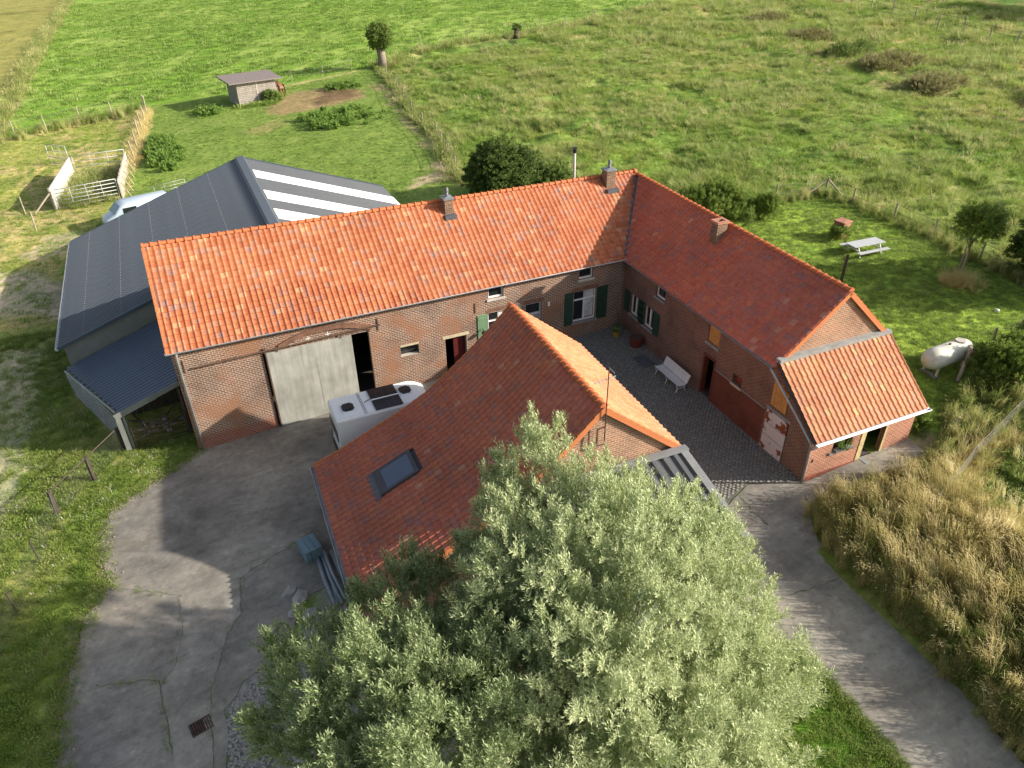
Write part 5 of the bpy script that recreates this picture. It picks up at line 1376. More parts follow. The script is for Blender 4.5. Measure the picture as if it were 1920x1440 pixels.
# gates of the blue lean-to
rail_gate('side_gate', 'long galvanised cattle gate along the side of the blue lean-to', (-31.1, 8.8), (-28.55, 2.5), 1.75, 7, 'galv', 'farm gates', .2, .035)
rail_gate('front_gate', 'rusty dark cattle gate across the front of the blue lean-to', (-27.9, 1.6), (-25.4, 1.6), 1.55, 7, 'iron_rust', 'farm gates', .15, .03)
t = thing('scrap_heap', 'jumble of scrap and brushwood behind the rusty gate', 'scrap heap', (-26.6, 3.0, gz(-26.6, 3)))
rr = random.Random(5)
for k in range(14):
    m_ = MB(); p = Vector((rr.uniform(-1, 1), rr.uniform(-.8, .8), rr.uniform(.05, .7))); q = p+Vector((rr.uniform(-.8, .8), rr.uniform(-.8, .8), rr.uniform(-.3, .5)))
    m_.bar(p, q, rr.uniform(.04, .14), rr.uniform(.03, .1)); m_.build('scrap_piece', rr.choice(['grey_wood', 'iron_rust', 'galv', 'post_wood']), t)
for k in range(6):
    m_ = MB(); x, y, z = rr.uniform(-.9, .9), rr.uniform(-.7, .7), rr.uniform(0, .35); s_ = rr.uniform(.15, .3)
    m_.hexa([(x, y, z), (x+s_, y+.05, z), (x+s_, y+s_, z), (x, y+s_, z)], [(x+.02, y, z+s_), (x+s_*.9, y+.02, z+s_), (x+s_*.8, y+s_, z+s_*.8), (x, y+s_, z+s_)]); m_.build('block', 'panel_white' if k % 2 else 'bluestone', t)

# sheep pen: two gates, white panel, wooden sleeper wall
pz = gz(-31, 48)
rail_gate('near_pen_gate', 'white galvanised gate closing the near side of the pen', (-33.6, 44.0), (-28.35, 44.3), 1.9, 6, 'galv_pale', 'pen gates', .2, .035, mids=3)
rail_gate('far_pen_gate', 'white galvanised gate closing the far side of the pen', (-32.5, 55.2), (-27.5, 54.6), 1.9, 4, 'galv_pale', 'pen gates', .2, .035, mids=2)
t = thing('panel_wall', 'white panel wall with wooden props on the left of the pen', 'wall', (-33.9, 44.2, pz))
m_ = MB(); m_.hexa([(-.05, 0, -.2), (.05, 0, -.2), (1.25, 10.6, -.2), (1.15, 10.6, -.2)], [(-.05, 0, 1.95), (.05, 0, 1.95), (1.25, 10.6, 1.95), (1.15, 10.6, 1.95)]); m_.build('panel', 'panel_white', t)
for k in range(4):
    m_ = MB(); y = .1+k*3.4; m_.tube([(-.12+y*.113, y, -.2), (-.12+y*.113, y, 1.95)], .09, 6); m_.build('post', 'post_wood', t)
m_ = MB(); m_.tube([(-.1, 0, 1.5), (-1.7, -.6, 0)], .08, 6); m_.build('prop', 'post_wood', t)
t = thing('sleeper_wall', 'wall of weathered upright planks on the right of the pen', 'wall', (-28.2, 44.1, pz))
for k in range(16):
    m_ = MB(); y = k*.66; x = y*.07; w_ = .60; top = 1.9+rr.uniform(-.08, .08); m_.hexa([(x, y, -.2), (x+.12, y, -.2), (x+.16, y+w_, -.2), (x+.04, y+w_, -.2)], [(x, y, top), (x+.12, y, top), (x+.16, y+w_, top), (x+.04, y+w_, top)]); m_.build('plank', 'grey_wood', t)
for k in range(6):
    m_ = MB(); y = .2+k*2.0; x = y*.07+.2; m_.tube([(x+.7, y, -.1), (x+.05, y+.1, 1.6)], .06, 6); m_.build('prop', 'post_wood', t)
rail_gate('small_field_gate', 'small bluish metal gate leaning open beyond the pen', (-35.2, 60.5), (-33.2, 58.5), 2.2, 4, 'galv', None, .2, .035)
rail_gate('hall_gate', 'white metal gate half hidden behind the hall roof', (-25.2, 42.4), (-22.4, 43.0), 1.1, 4, 'galv', None, .2, .02)

# field hut with horse
ht = thing('field_hut', 'grey wooden field shelter with flat brown felt roof in the paddock', 'hut', (-13.26, 74.1, gz(-13, 74)), rad(13))
HW, HD, HH = 5.4, 3.6, 3.1
for side in range(4):
    if side == 0: fr_ = frame((0, 0), (1, 0), (0, -1)); L_, z0_, z1_ = HW, HH-.25, HH-.25
    elif side == 1: fr_ = frame((0, HD), (0, -1), (-1, 0)); L_ = HD
    elif side == 2: fr_ = frame((HW, HD), (-1, 0), (0, 1)); L_ = HW
    else: continue
    n = 13
    for k in range(n):
        for h_ in range(2):
            m_ = MB(); z = .05+k*.225; o_ = rr.uniform(0, .008); wb(m_, fr_, L_*h_/2+.01, L_*(h_+1)/2-.01, z, z+.19, -.03, o_+.03); m_.build('plank', 'plank_grey', ht)
m_ = MB(); wb(m_, frame((0, 0), (1, 0), (0, -1)), 0, HW, 0, HH-.1, -.06, -.035); wb(m_, frame((0, HD), (0, -1), (-1, 0)), 0, HD, 0, HH-.1, -.06, -.035); wb(m_, frame((HW, HD), (-1, 0), (0, 1)), 0, HW, 0, HH-.1, -.06, -.035); m_.build('backing', 'dark_wood', ht)
for x, y in ((HW-.1, .1), (HW-.1, HD-.1), (.1, .1), (HW/2, 0.02)):
    m_ = MB(); m_.box(x-.08, x+.08, y-.1, y+.06, 0, HH-.1); m_.build('post', 'grey_wood', ht)
m_ = MB(); m_.hexa([(-1.1, -.7, HH-.22), (HW+.75, -.7, HH-.22), (HW+.75, HD+.5, HH+.1), (-1.1, HD+.5, HH+.1)], [(-1.1, -.7, HH-.05), (HW+.75, -.7, HH-.05), (HW+.75, HD+.5, HH+.27), (-1.1, HD+.5, HH+.27)]); m_.build('roof', 'hut_roof', ht)

def skinbody(name, verts, edges, radii, mat, parent, sub=2):
    me = bpy.data.meshes.new(name); me.from_pydata(verts, edges, []); o = bpy.data.objects.new(name, me); COL.objects.link(o); o.parent = parent
    md = o.modifiers.new('skin', 'SKIN'); md.use_smooth_shade = True
    sv = me.skin_vertices[0].data if me.skin_vertices else None
    if sv is None:
        bm = bmesh.new(); bm.from_mesh(me); bm.verts.layers.skin.verify(); bm.to_mesh(me); bm.free(); sv = me.skin_vertices[0].data
    for i, r_ in enumerate(radii): sv[i].radius = (r_, r_) if not isinstance(r_, tuple) else r_
    sv[0].use_root = True
    ms = o.modifiers.new('sub', 'SUBSURF'); ms.levels = sub; ms.render_levels = sub
    me.materials.append(MATS[mat]); return o
hs = thing('horse', 'brown horse with black tail standing behind the field hut', 'horse', (-7.75, 76.6, gz(-7.7, 76.3)), rad(118))
hs.scale = (1.4, 1.4, 1.4)
v = [(0, 0, 1.15), (-.45, 0, 1.12), (.45, 0, 1.12), (.85, 0, 1.18), (1.15, 0, 1.55), (1.4, 0, 1.85), (1.62, 0, 1.72), (1.85, 0, 1.45), (-.78, 0, 1.18)]
e = [(0, 1), (0, 2), (2, 3), (3, 4), (4, 5), (5, 6), (6, 7), (1, 8)]; r_ = [.31, .30, .28, .25, .17, .13, .12, .07, .24]
for s_ in (-1, 1):
    k = len(v); v += [(-.72, .17*s_, .85), (-.62, .17*s_, .62), (-.80, .17*s_, .42), (-.78, .17*s_, .10), (-.72, .17*s_, .03)]; e += [(8, k), (k, k+1), (k+1, k+2), (k+2, k+3), (k+3, k+4)]; r_ += [.17, .10, .065, .045, .06]
    k = len(v); v += [(.72, .16*s_, .85), (.74, .16*s_, .52), (.72, .16*s_, .12), (.77, .16*s_, .03)]; e += [(3, k), (k, k+1), (k+1, k+2), (k+2, k+3)]; r_ += [.13, .07, .045, .06]
skinbody('body', v, e, r_, 'horse_brown', hs)
m_ = MB(); m_.tube([(-.98, 0, 1.25), (-1.18, .02, 1.15), (-1.30, .04, .75), (-1.25, .05, .35)], [.05, .07, .08, .02], 8); m_.build('tail', 'horse_black', hs, True)
m_ = MB(); m_.hexa([(.85, -.03, 1.40), (.85, .03, 1.40), (1.35, .03, 1.95), (1.35, -.03, 1.95)], [(.72, -.02, 1.52), (.72, .02, 1.52), (1.28, .02, 2.05), (1.28, -.02, 2.05)]); m_.build('mane', 'horse_black', hs)
for s_ in (-1, 1):
    m_ = MB(); m_.tube([(1.42, .07*s_, 1.95), (1.42, .09*s_, 2.1)], [.04, .01], 5); m_.build('ear', 'horse_brown', hs)

# motorhome in the yard
mh = thing('motorhome', 'white camper van with black roof panels parked between barn and cottage', 'camper van', (-18.7, -3.9, gz(-18.7, -3.9)), rad(-.5))
Lm, Wm, Hm = 5.95, 2.06, 2.78
def loft(mb_, secs, closed=True):
    n = len(secs[0]); vs = [v_ for s_ in secs for v_ in s_]; fs = []
    for i in range(len(secs)-1):
        for j in range(n): fs.append((i*n+j, i*n+(j+1) % n, (i+1)*n+(j+1) % n, (i+1)*n+j))
    fs.append(tuple(range(n))[::-1]); fs.append(tuple((len(secs)-1)*n+j for j in range(n))); return mb_.add(vs, fs)
def sec(x, w, z0, z1, r_=.10, tz=None):
    h = w/2; return [(x, -h, z0), (x, -h, z1-r_), (x, -h+r_*.35, z1-r_*.35), (x, -h+r_, z1), (x, h-r_, z1), (x, h-r_*.35, z1-r_*.35), (x, h, z1-r_), (x, h, z0)]
m_ = MB(); loft(m_, [sec(0, Wm-.06, .45, Hm-.06), sec(.06, Wm, .35, Hm), sec(3.9, Wm, .35, Hm), sec(4.35, Wm-.05, .35, Hm-.05), sec(4.75, Wm-.12, .35, Hm-.25, .16), sec(5.15, Wm-.16, .35, 1.75, .16), sec(5.75, Wm-.2, .35, 1.25, .15), sec(5.95, Wm-.5, .40, .95, .15)])
body = m_.build('body', 'van_white', mh); 
bv = body.modifiers.new('bevel', 'BEVEL'); bv.width = .025; bv.segments = 2; bv.limit_method = 'ANGLE'
for (x0, y0, w_, d_) in ((.48, -.45, .56, .62), (3.42, -.15, .56, .62)):
    m_ = MB(); bm_ = bmesh.new(); bmesh.ops.create_cube(bm_, size=1); bmesh.ops.bevel(bm_, geom=bm_.edges[:], offset=.16, segments=3, affect='EDGES')
    m_.add([(x0+w_/2+v_.co.x*w_, y0+d_/2+v_.co.y*d_, Hm+.045+v_.co.z*.13) for v_ in bm_.verts], [[q.index for q in f.verts] for f in bm_.faces]); bm_.free()
    vt = m_.build('roof_vent', 'black_plastic', mh); m_ = MB(); m_.box(x0-.05, x0+w_+.05, y0-.05, y0+d_+.05, Hm+.001, Hm+.03); m_.build('vent_frame', 'van_white', vt)
for y0, mt in ((.04, 'solar_black'), (-.98, 'solar_black')):
    m_ = MB(); m_.box(1.95, 3.30, y0+.02, y0+.88, Hm+.03, Hm+.065); sp = m_.build('solar_panel', mt, mh)
    m_ = MB()
    for k in range(1, 4): m_.box(1.95+k*.3375-.004, 1.95+k*.3375+.004, y0+.03, y0+.87, Hm+.066, Hm+.068)
    m_.build('panel_grid', 'zinc_dark', sp)
m_ = MB(); m_.box(1.95, 3.9, -.06, .01, Hm+.02, Hm+.07); m_.build('roof_bar', 'van_white', mh)
m_ = MB()
for x in (1.42, 1.50): m_.box(x, x+.025, -.98, .98, Hm+.001, Hm+.022)
m_.build('roof_seam', 'zinc', mh)
m_ = MB(); m_.tube([(1.60, -.05, Hm+.04), (1.75, .02, Hm+.05), (1.95, .10, Hm+.05)], .02, 5); m_.build('cable_gland', 'black_plastic', mh)
m_ = MB(); m_.box(.2, 5.6, -.07, -.04, Hm-.001, Hm+.012)
for y0 in (-.93, .88): m_ = MB(); m_.box(.1, 4.1, y0, y0+.05, Hm-.01, Hm+.02); m_.build('roof_gutter', 'van_white', mh)
m_ = MB(); m_.box(-.035, .0, -.85, -.05, 1.45, 2.05); m_.box(-.035, .0, .05, .85, 1.45, 2.05); m_.build('rear_window', 'pane_dark', mh)
for s_ in (-1, 1):
    m_ = MB(); m_.box(-.03, .03, .90*s_-.06, .90*s_+.06, .75, 1.15); m_.build('tail_light', 'pot_red', mh)
m_ = MB(); m_.box(-.08, .1, -.95, .95, .35, .58); m_.build('bumper', 'black_plastic', mh)
m_ = MB(); m_.add([(4.80, -.85, 2.42), (4.80, .85, 2.42), (5.20, .88, 1.72), (5.20, -.88, 1.72)], [(0, 1, 2, 3)]); m_.add([(4.84, -.85, 2.42), (4.84, .85, 2.42), (5.24, .88, 1.72), (5.24, -.88, 1.72)], [(3, 2, 1, 0)]); m_.build('windscreen', 'windscreen', mh)
m_ = MB(); m_.box(1.2, 3.9, -Wm/2-.008, -Wm/2, 1.55, 1.565); m_.box(.3, 5.0, -Wm/2-.006, -Wm/2, .95, .965); m_.build('side_trim', 'zinc', mh)
for x in (1.1, 4.9):
    for s_ in (-1, 1):
        m_ = MB(); m_.tube([(x, s_*.80, .34), (x, s_*1.035, .34)], .34, 18); w_ = m_.build('wheel', 'rubber', mh); m_ = MB(); m_.tube([(x, s_*.9, .34), (x, s_*1.045, .34)], .19, 12); m_.build('rim', 'zinc', w_)
# van behind the hall
vn_ = thing('parked_van', 'pale blue van parked behind the dark hall roof', 'van', (-26.5, 36.6, gz(-27, 36.6)), rad(196))
m_ = MB(); loft(m_, [sec(-2.6, 1.75, .35, 1.9, .2), sec(-2.4, 1.9, .3, 2.1, .22), sec(1.2, 1.95, .3, 2.15, .22), sec(1.7, 1.9, .3, 2.0, .25), sec(2.3, 1.85, .3, 1.35, .2), sec(3.0, 1.7, .3, 1.1, .2), sec(3.15, 1.5, .35, .8, .15)]); m_.build('body', 'van_blue', vn_, True)
m_ = MB(); m_.add([(1.72, -.78, 1.97), (1.72, .78, 1.97), (2.33, .82, 1.38), (2.33, -.82, 1.38)], [(0, 3, 2, 1)]); o = m_.build('windscreen', 'windscreen', vn_); o.location = (.015, 0, .015)
for s_ in (-1, 1):
    m_ = MB(); m_.box(.5, 1.6, s_*.985-.012, s_*.985+.012, 1.3, 1.8); m_.build('side_window', 'pane_dark', vn_)
for x in (-1.8, 2.2):
    for s_ in (-1, 1): m_ = MB(); m_.tube([(x, s_*.75, .33), (x, s_*.98, .33)], .33, 14); m_.build('wheel', 'rubber', vn_)

# bench in the courtyard
bn = thing('garden_bench', 'white slatted bench with curved iron legs in the courtyard', 'bench', (-.95, -5.55, gz(-.95, -6.6)+.05), rad(-91.5))
BL = 2.25
for k in range(7):
    m_ = MB(); y = -.30+k*.075; z = .44-.02*math.sin(k/6*3.14)+.02*(k == 0); m_.box(0, BL, y, y+.055, z, z+.025); m_.build('seat_slat', 'white_bench', bn)
for k in range(8):
    m_ = MB(); t_ = k/7; y = .24+.18*t_; z = .47+.42*t_; m_.hexa([(0, y, z), (BL, y, z), (BL, y+.02, z-.01), (0, y+.02, z-.01)], [(0, y+.018, z+.048), (BL, y+.018, z+.048), (BL, y+.038, z+.038), (0, y+.038, z+.038)]); m_.build('back_slat', 'white_bench', bn)
for x in (.12, BL/2, BL-.12):
    m_ = MB(); m_.tube([(x, -.30, .0), (x, -.22, .16), (x, -.27, .34), (x, -.30, .42)], .025, 6); m_.tube([(x, .32, .0), (x, .20, .2), (x, .22, .42)], .025, 6)
    m_.tube([(x, -.30, .42), (x, .22, .42), (x, .45, .92)], .022, 6); m_.tube([(x, -.26, .22), (x, .22, .22)], .018, 6); m_.build('leg', 'white_bench', bn)
# pots, door mat
def pot(name, label, x, y, r_, h_, mat, leaf='weed_leaf', lf=.3, dz=.05):
    t_ = thing(name, label, 'plant pot', (x, y, gz(x, y)+dz)); m_ = MB(); m_.tube([(0, 0, 0), (0, 0, h_)], [r_*.75, r_], 12); m_.build('pot', mat, t_)
    m_ = MB(); m_.tube([(0, 0, h_-.02), (0, 0, h_+.01)], r_*.9, 10); m_.build('soil', 'soil', t_)
    if lf:
        tf = tuft('pot_leaf', leaf, 40, lf, .025, r_*.7, .9, int(x*10)); me = tf.data; o = bpy.data.objects.new('plant', me); COL.objects.link(o); o.parent = t_; o.location = (0, 0, h_)
    return t_
pot('flower_pot', 'yellow flower pot in the shaded corner of the courtyard', -1.0, -1.1, .24, .36, 'pot_yellow')
pot('red_planter', 'large dark red tub below the first wing window', -.55, -2.6, .42, .55, 'pot_red', lf=.0)
pot('small_pot', 'small pot with greenery next to the yellow pot', -.6, -.6, .18, .28, 'bluestone', lf=.25)
t = thing('door_mat', 'flat grey mat lying on the cobbles beside the wing', 'mat', (-1.0, -4.3, gz(-1, -4.3)+.06), rad(-90)); m_ = MB(); m_.box(-.6, .5, -.45, .35, 0, .03); m_.build('mat', 'mat_grey', t)
t = thing('window_plant', 'spiky pale green spider plant on the annex window sill', 'plant', MW @ Vector((1.95, SY-.02, 1.12)), DL)
m_ = MB(); m_.box(-.45, .45, -.12, .08, 0, .10); m_.build('trough', 'bluestone', t)
tf = tuft('spider_leaf', 'bright_leaf', 70, .48, .035, .22, 1.1, 3); o = bpy.data.objects.new('leaves', tf.data); COL.objects.link(o); o.parent = t; o.location = (.05, -.05, .08); o['kind'] = 'stuff'
# drain grate
t = thing('drain_grate', 'rusty rectangular drain grate set in the concrete drive', 'drain grate', (-26.4, -15.8, gz(-26.4, -15.8)+.05), rad(12)); t.scale = (.85, .85, 1)
m_ = MB(); m_.box(-.42, .42, -.30, .30, -.03, .005); m_.build('recess', 'dark_inside', t)
for k in range(9): m_ = MB(); x = -.40+k*.095; m_.box(x, x+.05, -.28, .28, .004, .03); m_.build('bar', 'iron_rust', t)
m_ = MB(); m_.box(-.42, .42, -.02, .02, .031, .036); m_.box(-.42, .42, -.32, -.28, 0, .034); m_.box(-.42, .42, .28, .32, 0, .034); m_.build('grate_frame', 'iron_rust', t)
# stacked tiles and pipes
t = thing('tile_stack', 'block of stacked bluish roof tiles beside the pipes', 'stack', (-21.35, -9.75, gz(-21.3, -9.7)+.05), rad(12))
for k in range(5):
    for j in range(3):
        m_ = MB(); m_.box(-.36+j*.25, -.36+j*.25+.235, -.48, .48, k*.12, k*.12+.11); m_.build('tile', 'blue_tile', t)
for k, (x, dx, r_) in enumerate(((-21.15, 0, .085), (-20.95, .01, .08), (-20.75, -.05, .06), (-20.55, .03, .10), (-20.32, .02, .11), (-20.85, .02, .07))):
    zz = gz(x, -11)+.05+r_+(.19 if k == 5 else 0)
    t = thing('drain_pipe', ['thin grey pipe at the left edge of the pipe row', 'second grey pipe lying beside the thin pipe', 'narrow bent-looking pipe in the middle of the row', 'thick grey pipe lying right of the middle', 'thickest grey pipe nearest the cottage eave', 'short pipe lying on top of the pipe row'][k], 'pipe', (x, -10.1, zz), 0, 'pipes stored beside the cottage')
    m_ = MB(); m_.tube([(0, 0, 0), (dx*3, -1.4, -.0), (dx*6+.1, -2.9, 0)], r_, 10); m_.build('tube', 'pipe_grey', t, True)
rr = random.Random(8)
def rock(name, label, x, y, s_, mat='rubble', group=None):
    bm_ = bmesh.new(); bmesh.ops.create_icosphere(bm_, subdivisions=1, radius=1)
    for v_ in bm_.verts: v_.co *= rr.uniform(.70, 1.15); v_.co = Vector((v_.co.x*s_*rr.uniform(.96, 1.04), v_.co.y*s_*.75, v_.co.z*s_*.45))
    me = bpy.data.meshes.new(name); bm_.to_mesh(me); bm_.free(); me.materials.append(MATS[mat]); o = bpy.data.objects.new(name, me); COL.objects.link(o); o.location = (x, y, gz(x, y)+s_*.2); o.rotation_euler = (0, 0, rr.uniform(0, 6)); return tag(o, label, 'rock', group)
for k, (x, y, s_) in enumerate(((-22.55, -11.4, .42), (-22.25, -12.0, .48), (-22.6, -12.5, .35), (-22.1, -12.9, .40))):
    rock('rubble_block', ['pale broken concrete lump below the pipes', 'largest pale concrete lump under the willow edge', 'small pale lump at the drive edge below the pipes', 'pale lump half under the left willow'][k], x, y, s_)
rock('white_stone', 'small white stone lying on the shaded lawn', 20.4, -9.9, .22, 'stone_white')

# picnic table
pt = thing('picnic_table', 'grey picnic table with attached benches on the lawn', 'picnic table', (20.0, .05, gz(20, 0)), rad(-3))
for k in range(5): m_ = MB(); y = -.48+k*.195; m_.box(-1.35, 1.35, y, y+.185, .74, .78); m_.build('table_board', 'table_grey', pt)
for s_ in (-1, 1):
    for j in range(2): m_ = MB(); y = s_*.86-.17+j*.17; m_.box(-1.35, 1.35, y, y+.16, .44, .475); m_.build('seat_board', 'table_grey', pt)
    m_ = MB(); x = s_*.95; m_.bar((x, -.35, .73), (x, -.72, .0), .08, .05); m_.bar((x, .35, .73), (x, .72, .0), .08, .05); m_.bar((x, -.95, .41), (x, .95, .41), .08, .05); m_.bar((x, -.45, .72), (x, .45, .72), .06, .04); m_.build('leg', 'table_grey', pt)
# brick stub with weeds on the lawn
t = thing('brick_stub', 'square brick pier stub overgrown with weeds on the lawn', 'brick pier', (20.7, 2.95, gz(20.7, 2.95)), rad(10))
m_ = MB(); m_.box(-.42, .42, -.42, .42, -.1, 1.15); m_.build('pier', 'brick_annex', t); m_ = MB(); m_.box(-.47, .47, -.47, .47, 1.152, 1.25); m_.build('cap', 'brick_annex', t)
# gas tank
gt = thing('gas_tank', 'long white gas tank on short legs at the garden edge', 'gas tank', (12.35, -12.75, gz(12.3, -12.8)), rad(2))
bm_ = bmesh.new(); m_ = MB(); prof = [(-1.72, .0), (-1.70, .16), (-1.62, .33), (-1.46, .47), (-1.25, .56), (-1.0, .60), (1.0, .60), (1.25, .56), (1.46, .47), (1.62, .33), (1.70, .16), (1.72, 0)]
m_.tube([(x, 0, .95) for x, r_ in prof], [max(r_, .01) for x, r_ in prof], 20); m_.build('tank', 'tank_white', gt, True)
for x in (-1.0, 1.0):
    for s_ in (-1, 1): m_ = MB(); m_.box(x-.05, x+.05, s_*.38-.05, s_*.38+.05, 0, .55); m_.build('leg', 'tank_white', gt)
    m_ = MB(); m_.box(x-.12, x+.12, -.5, .5, -.05, .06); m_.build('foot', 'bluestone', gt)
m_ = MB(); m_.tube([(.75, 0, 1.46), (.75, 0, 1.60)], .26, 14); m_.build('dome', 'panel_white', gt); m_ = MB(); m_.tube([(-.1, 0, 1.53), (-.1, 0, 1.62)], .06, 8); m_.build('valve', 'iron_rust', gt)
# wooden post with coiled wire near the tank
t = thing('wire_post', 'dark leaning post wrapped in old wire coils before the tank', 'post', (12.05, -13.95, gz(12, -13.9)))
m_ = MB(); m_.tube([(0, 0, -.2), (.1, .05, .9), (.22, .1, 2.0)], [.11, .09, .08], 8); m_.build('shaft', 'grey_wood', t)
m_ = MB()
for k in range(5):
    r_ = .28+.05*k; m_.tube([(.3+r_*math.cos(a_)*.9, -.05+.12*math.sin(a_*2+k), 1.35+r_*math.sin(a_)*1.2) for a_ in np.linspace(0, 6.283, 17)], .012, 4)
m_.build('wire_coil', 'iron_rust', t)
# cables
t = thing('power_cable', 'thin cable hung from the barn wall towards the lower left', 'cable', (-9.0, -.1, 4.3))
A_ = Vector((0, 0, 0)); B_ = Vector((-29, -16, -1.0)); 
# ladder and stacked slab behind the barn
t = thing('terrace_slab', 'dark slab roof edge just behind the barn ridge', 'slab', (-2.5, 14.0, gz(-2.5, 14)))
m_ = MB(); m_.box(-4.2, 2.3, -1.5, 2.3, -.2, 2.6); m_.build('block', 'gable_sheet', t)
bpy.data.objects.remove(bpy.data.objects['power_cable'])

# ================================================================== PLANTS
tw_w = twig('willow_twig', 'willow_leaf', .55, 13, .19, .034, .60, 1, 1)
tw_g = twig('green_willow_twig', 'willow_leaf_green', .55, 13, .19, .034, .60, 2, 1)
tw_d = twig('dark_twig', 'dark_leaf', .45, 12, .16, .075, .9, 3, 2)
tw_b = twig('bush_twig', 'bush_leaf', .45, 13, .15, .06, .85, 4, 2)
tw_s = twig('scrub_twig', 'scrub_leaf', .5, 14, .16, .05, .8, 8, 2)
tw_y = twig('bright_twig', 'bright_leaf', .40, 12, .14, .05, .85, 5, 2)
def tree(name, label, cat, x, y, zc, R, nc, cr, nt, proto, scale, trunk_r, trunk_h, seed, bark='bark', kinds='crown', **kw):
    t_ = thing(name, label, cat, (x, y, gz(x, y)))
    o, cs = crown(t_, (0, 0, zc), R, nc, cr, nt, proto, scale, seed=seed, **kw)
    if trunk_r: limbs(t_, (0, 0, 0), (0, 0, trunk_h), trunk_r, cs, bark, 12)
    return t_
def willow(label, x, y, lobes, per_m2, proto, scale, tr, th, seed):
    t_ = thing('willow_tree', label, 'willow tree', (x, y, gz(x, y))); g = np.random.default_rng(seed); base = np.array([x, y, gz(x, y)])
    cen = np.mean([l[:3] for l in lobes], 0)-np.array([0, 0, 1.5]); PP = []; DD = []; tips = []
    for (lx, ly, lz_, r) in lobes:
        c = np.array([lx, ly, lz_]); ns = int(per_m2*r*r)
        for k in range(ns):
            v = g.normal(size=3); v /= np.linalg.norm(v)
            if v[2] < -.75: v[2] = -v[2]
            a = c+v*r*(.45+.5*g.random()**.6)
            ax = v*.55+(c-cen)/(np.linalg.norm(c-cen)+1e-6)*.35+np.array([0, 0, .75])+g.normal(size=3)*.15; ax /= np.linalg.norm(ax)
            Ls = r*g.uniform(.35, .75)+.25; n = int(g.uniform(18, 30)); t = g.random(n)**.85
            rad_ = g.normal(size=(n, 3)); rad_ -= (rad_@ax)[:, None]*ax; rad_ /= np.linalg.norm(rad_, axis=1)[:, None]
            P = a-ax*Ls*.4+ax*(t*Ls)[:, None]+rad_*((1-t)*.30+.03)[:, None]*g.uniform(.3, 1, n)[:, None]
            D = ax*.75+rad_*(.75*(1.15-t))[:, None]+g.normal(size=(n, 3))*.12
            PP.append(P); DD.append(D/np.linalg.norm(D, axis=1)[:, None])
        tips.append(tuple(c-base))
    P = np.vstack(PP)-base; D = np.vstack(DD); n = len(P)
    rot = np.column_stack([np.zeros(n), np.arccos(np.clip(D[:, 2], -1, 1)), np.arctan2(D[:, 1], D[:, 0])])
    o = scatter('crown', P, rot, scale*g.uniform(.6, 1.15, n), proto, t_); o['kind'] = 'stuff'
    limbs(t_, (0, 0, 0), (0, 0, th), tr, tips, 'bark', 16)
    return t_
BIGL = [(-14.56, -17.7, 6.7, 1.47), (-16.02, -18.75, 6.0, 1.22), (-16.93, -19.22, 5.3, 0.91), (-13.71, -20.11, 6.7, 1.35), (-11.2, -21.4, 5.0, 1.7), (-16.02, -21.7, 5.8, 2.43), (-13.76, -22.47, 5.9, 2.54), (-10.97, -22.63, 3.9, 1.63), (-11.21, -24.23, 2.9, 1.63), (-16.23, -24.2, 4.6, 2.63), (-13.12, -24.87, 3.2, 2.24), (-16.19, -26.43, 3.4, 2.83), (-17.48, -22.62, 3.5, 1.96), (-18.04, -24.7, 2.7, 2.17), (-13.39, -26.62, 2.9, 1.67), (-14.91, -20.85, 4.8, 2.23), (-12.26, -21.39, 2.7, 2.16), (-16.33, -20.66, 3.8, 1.92), (-14.85, -23.76, 2.1, 2.72), (-11.9, -19.7, 5.6, 1.15), (-10.3, -20.9, 4.5, 0.8)]
LEFTL = [(-22.6, -19.33, 4.2, 0.9520000000000001), (-20.89, -18.74, 4.3, 0.8560000000000001), (-19.31, -18.7, 4.3, 1.34), (-22.96, -21.61, 5.0, 1.09), (-21.33, -22.24, 6.2, 1.41), (-19.82, -22.33, 5.5, 1.38), (-22.42, -23.3, 5.1, 1.51), (-20.79, -24.4, 5.7, 1.5), (-18.46, -21.39, 5.3, 1.21), (-19.52, -23.74, 5.3, 1.47), (-22.09, -24.75, 4.7, 1.51), (-20.79, -21.48, 4.1, 1.76)]
willow('huge silvery willow filling the front right of the yard', -14.2, -22.6, BIGL, 14, tw_w, .95, .45, 2.6, 21)
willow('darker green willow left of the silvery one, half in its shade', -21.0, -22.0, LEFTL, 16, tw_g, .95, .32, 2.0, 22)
# pollard willow far behind
pw = thing('pollard_tree', 'small pollard willow with thick pale trunk at the fence corner', 'pollard willow', (9.6, 84.5, gz(9.6, 84.5)))
m_ = MB(); m_.tube([(0, 0, -.2), (0, 0, 1.5), (-.1, 0, 3.3)], [.8, .6, .7], 10); m_.build('trunk', 'bark', pw, True)
crown(pw, (-.1, 0, 4.4), (1.65, 1.65, 1.6), 44, .45, 1900, tw_b, 1.15, seed=31, low=-1, shell=.7, outb=1.2)
t = thing('tree_stump', 'stubby old tree stump on the line between meadow and pasture', 'tree stump', (37.3, 95.1, gz(37.3, 95.1)))
m_ = MB(); m_.tube([(0, 0, -.3), (0, 0, .9), (.1, 0, 1.6)], [.65, .45, .55], 9); m_.build('trunk', 'bark_dark', t, True); crown(t, (0, 0, 1.65), (.5, .5, .4), 8, .2, 50, tw_d, 1.2, seed=3)
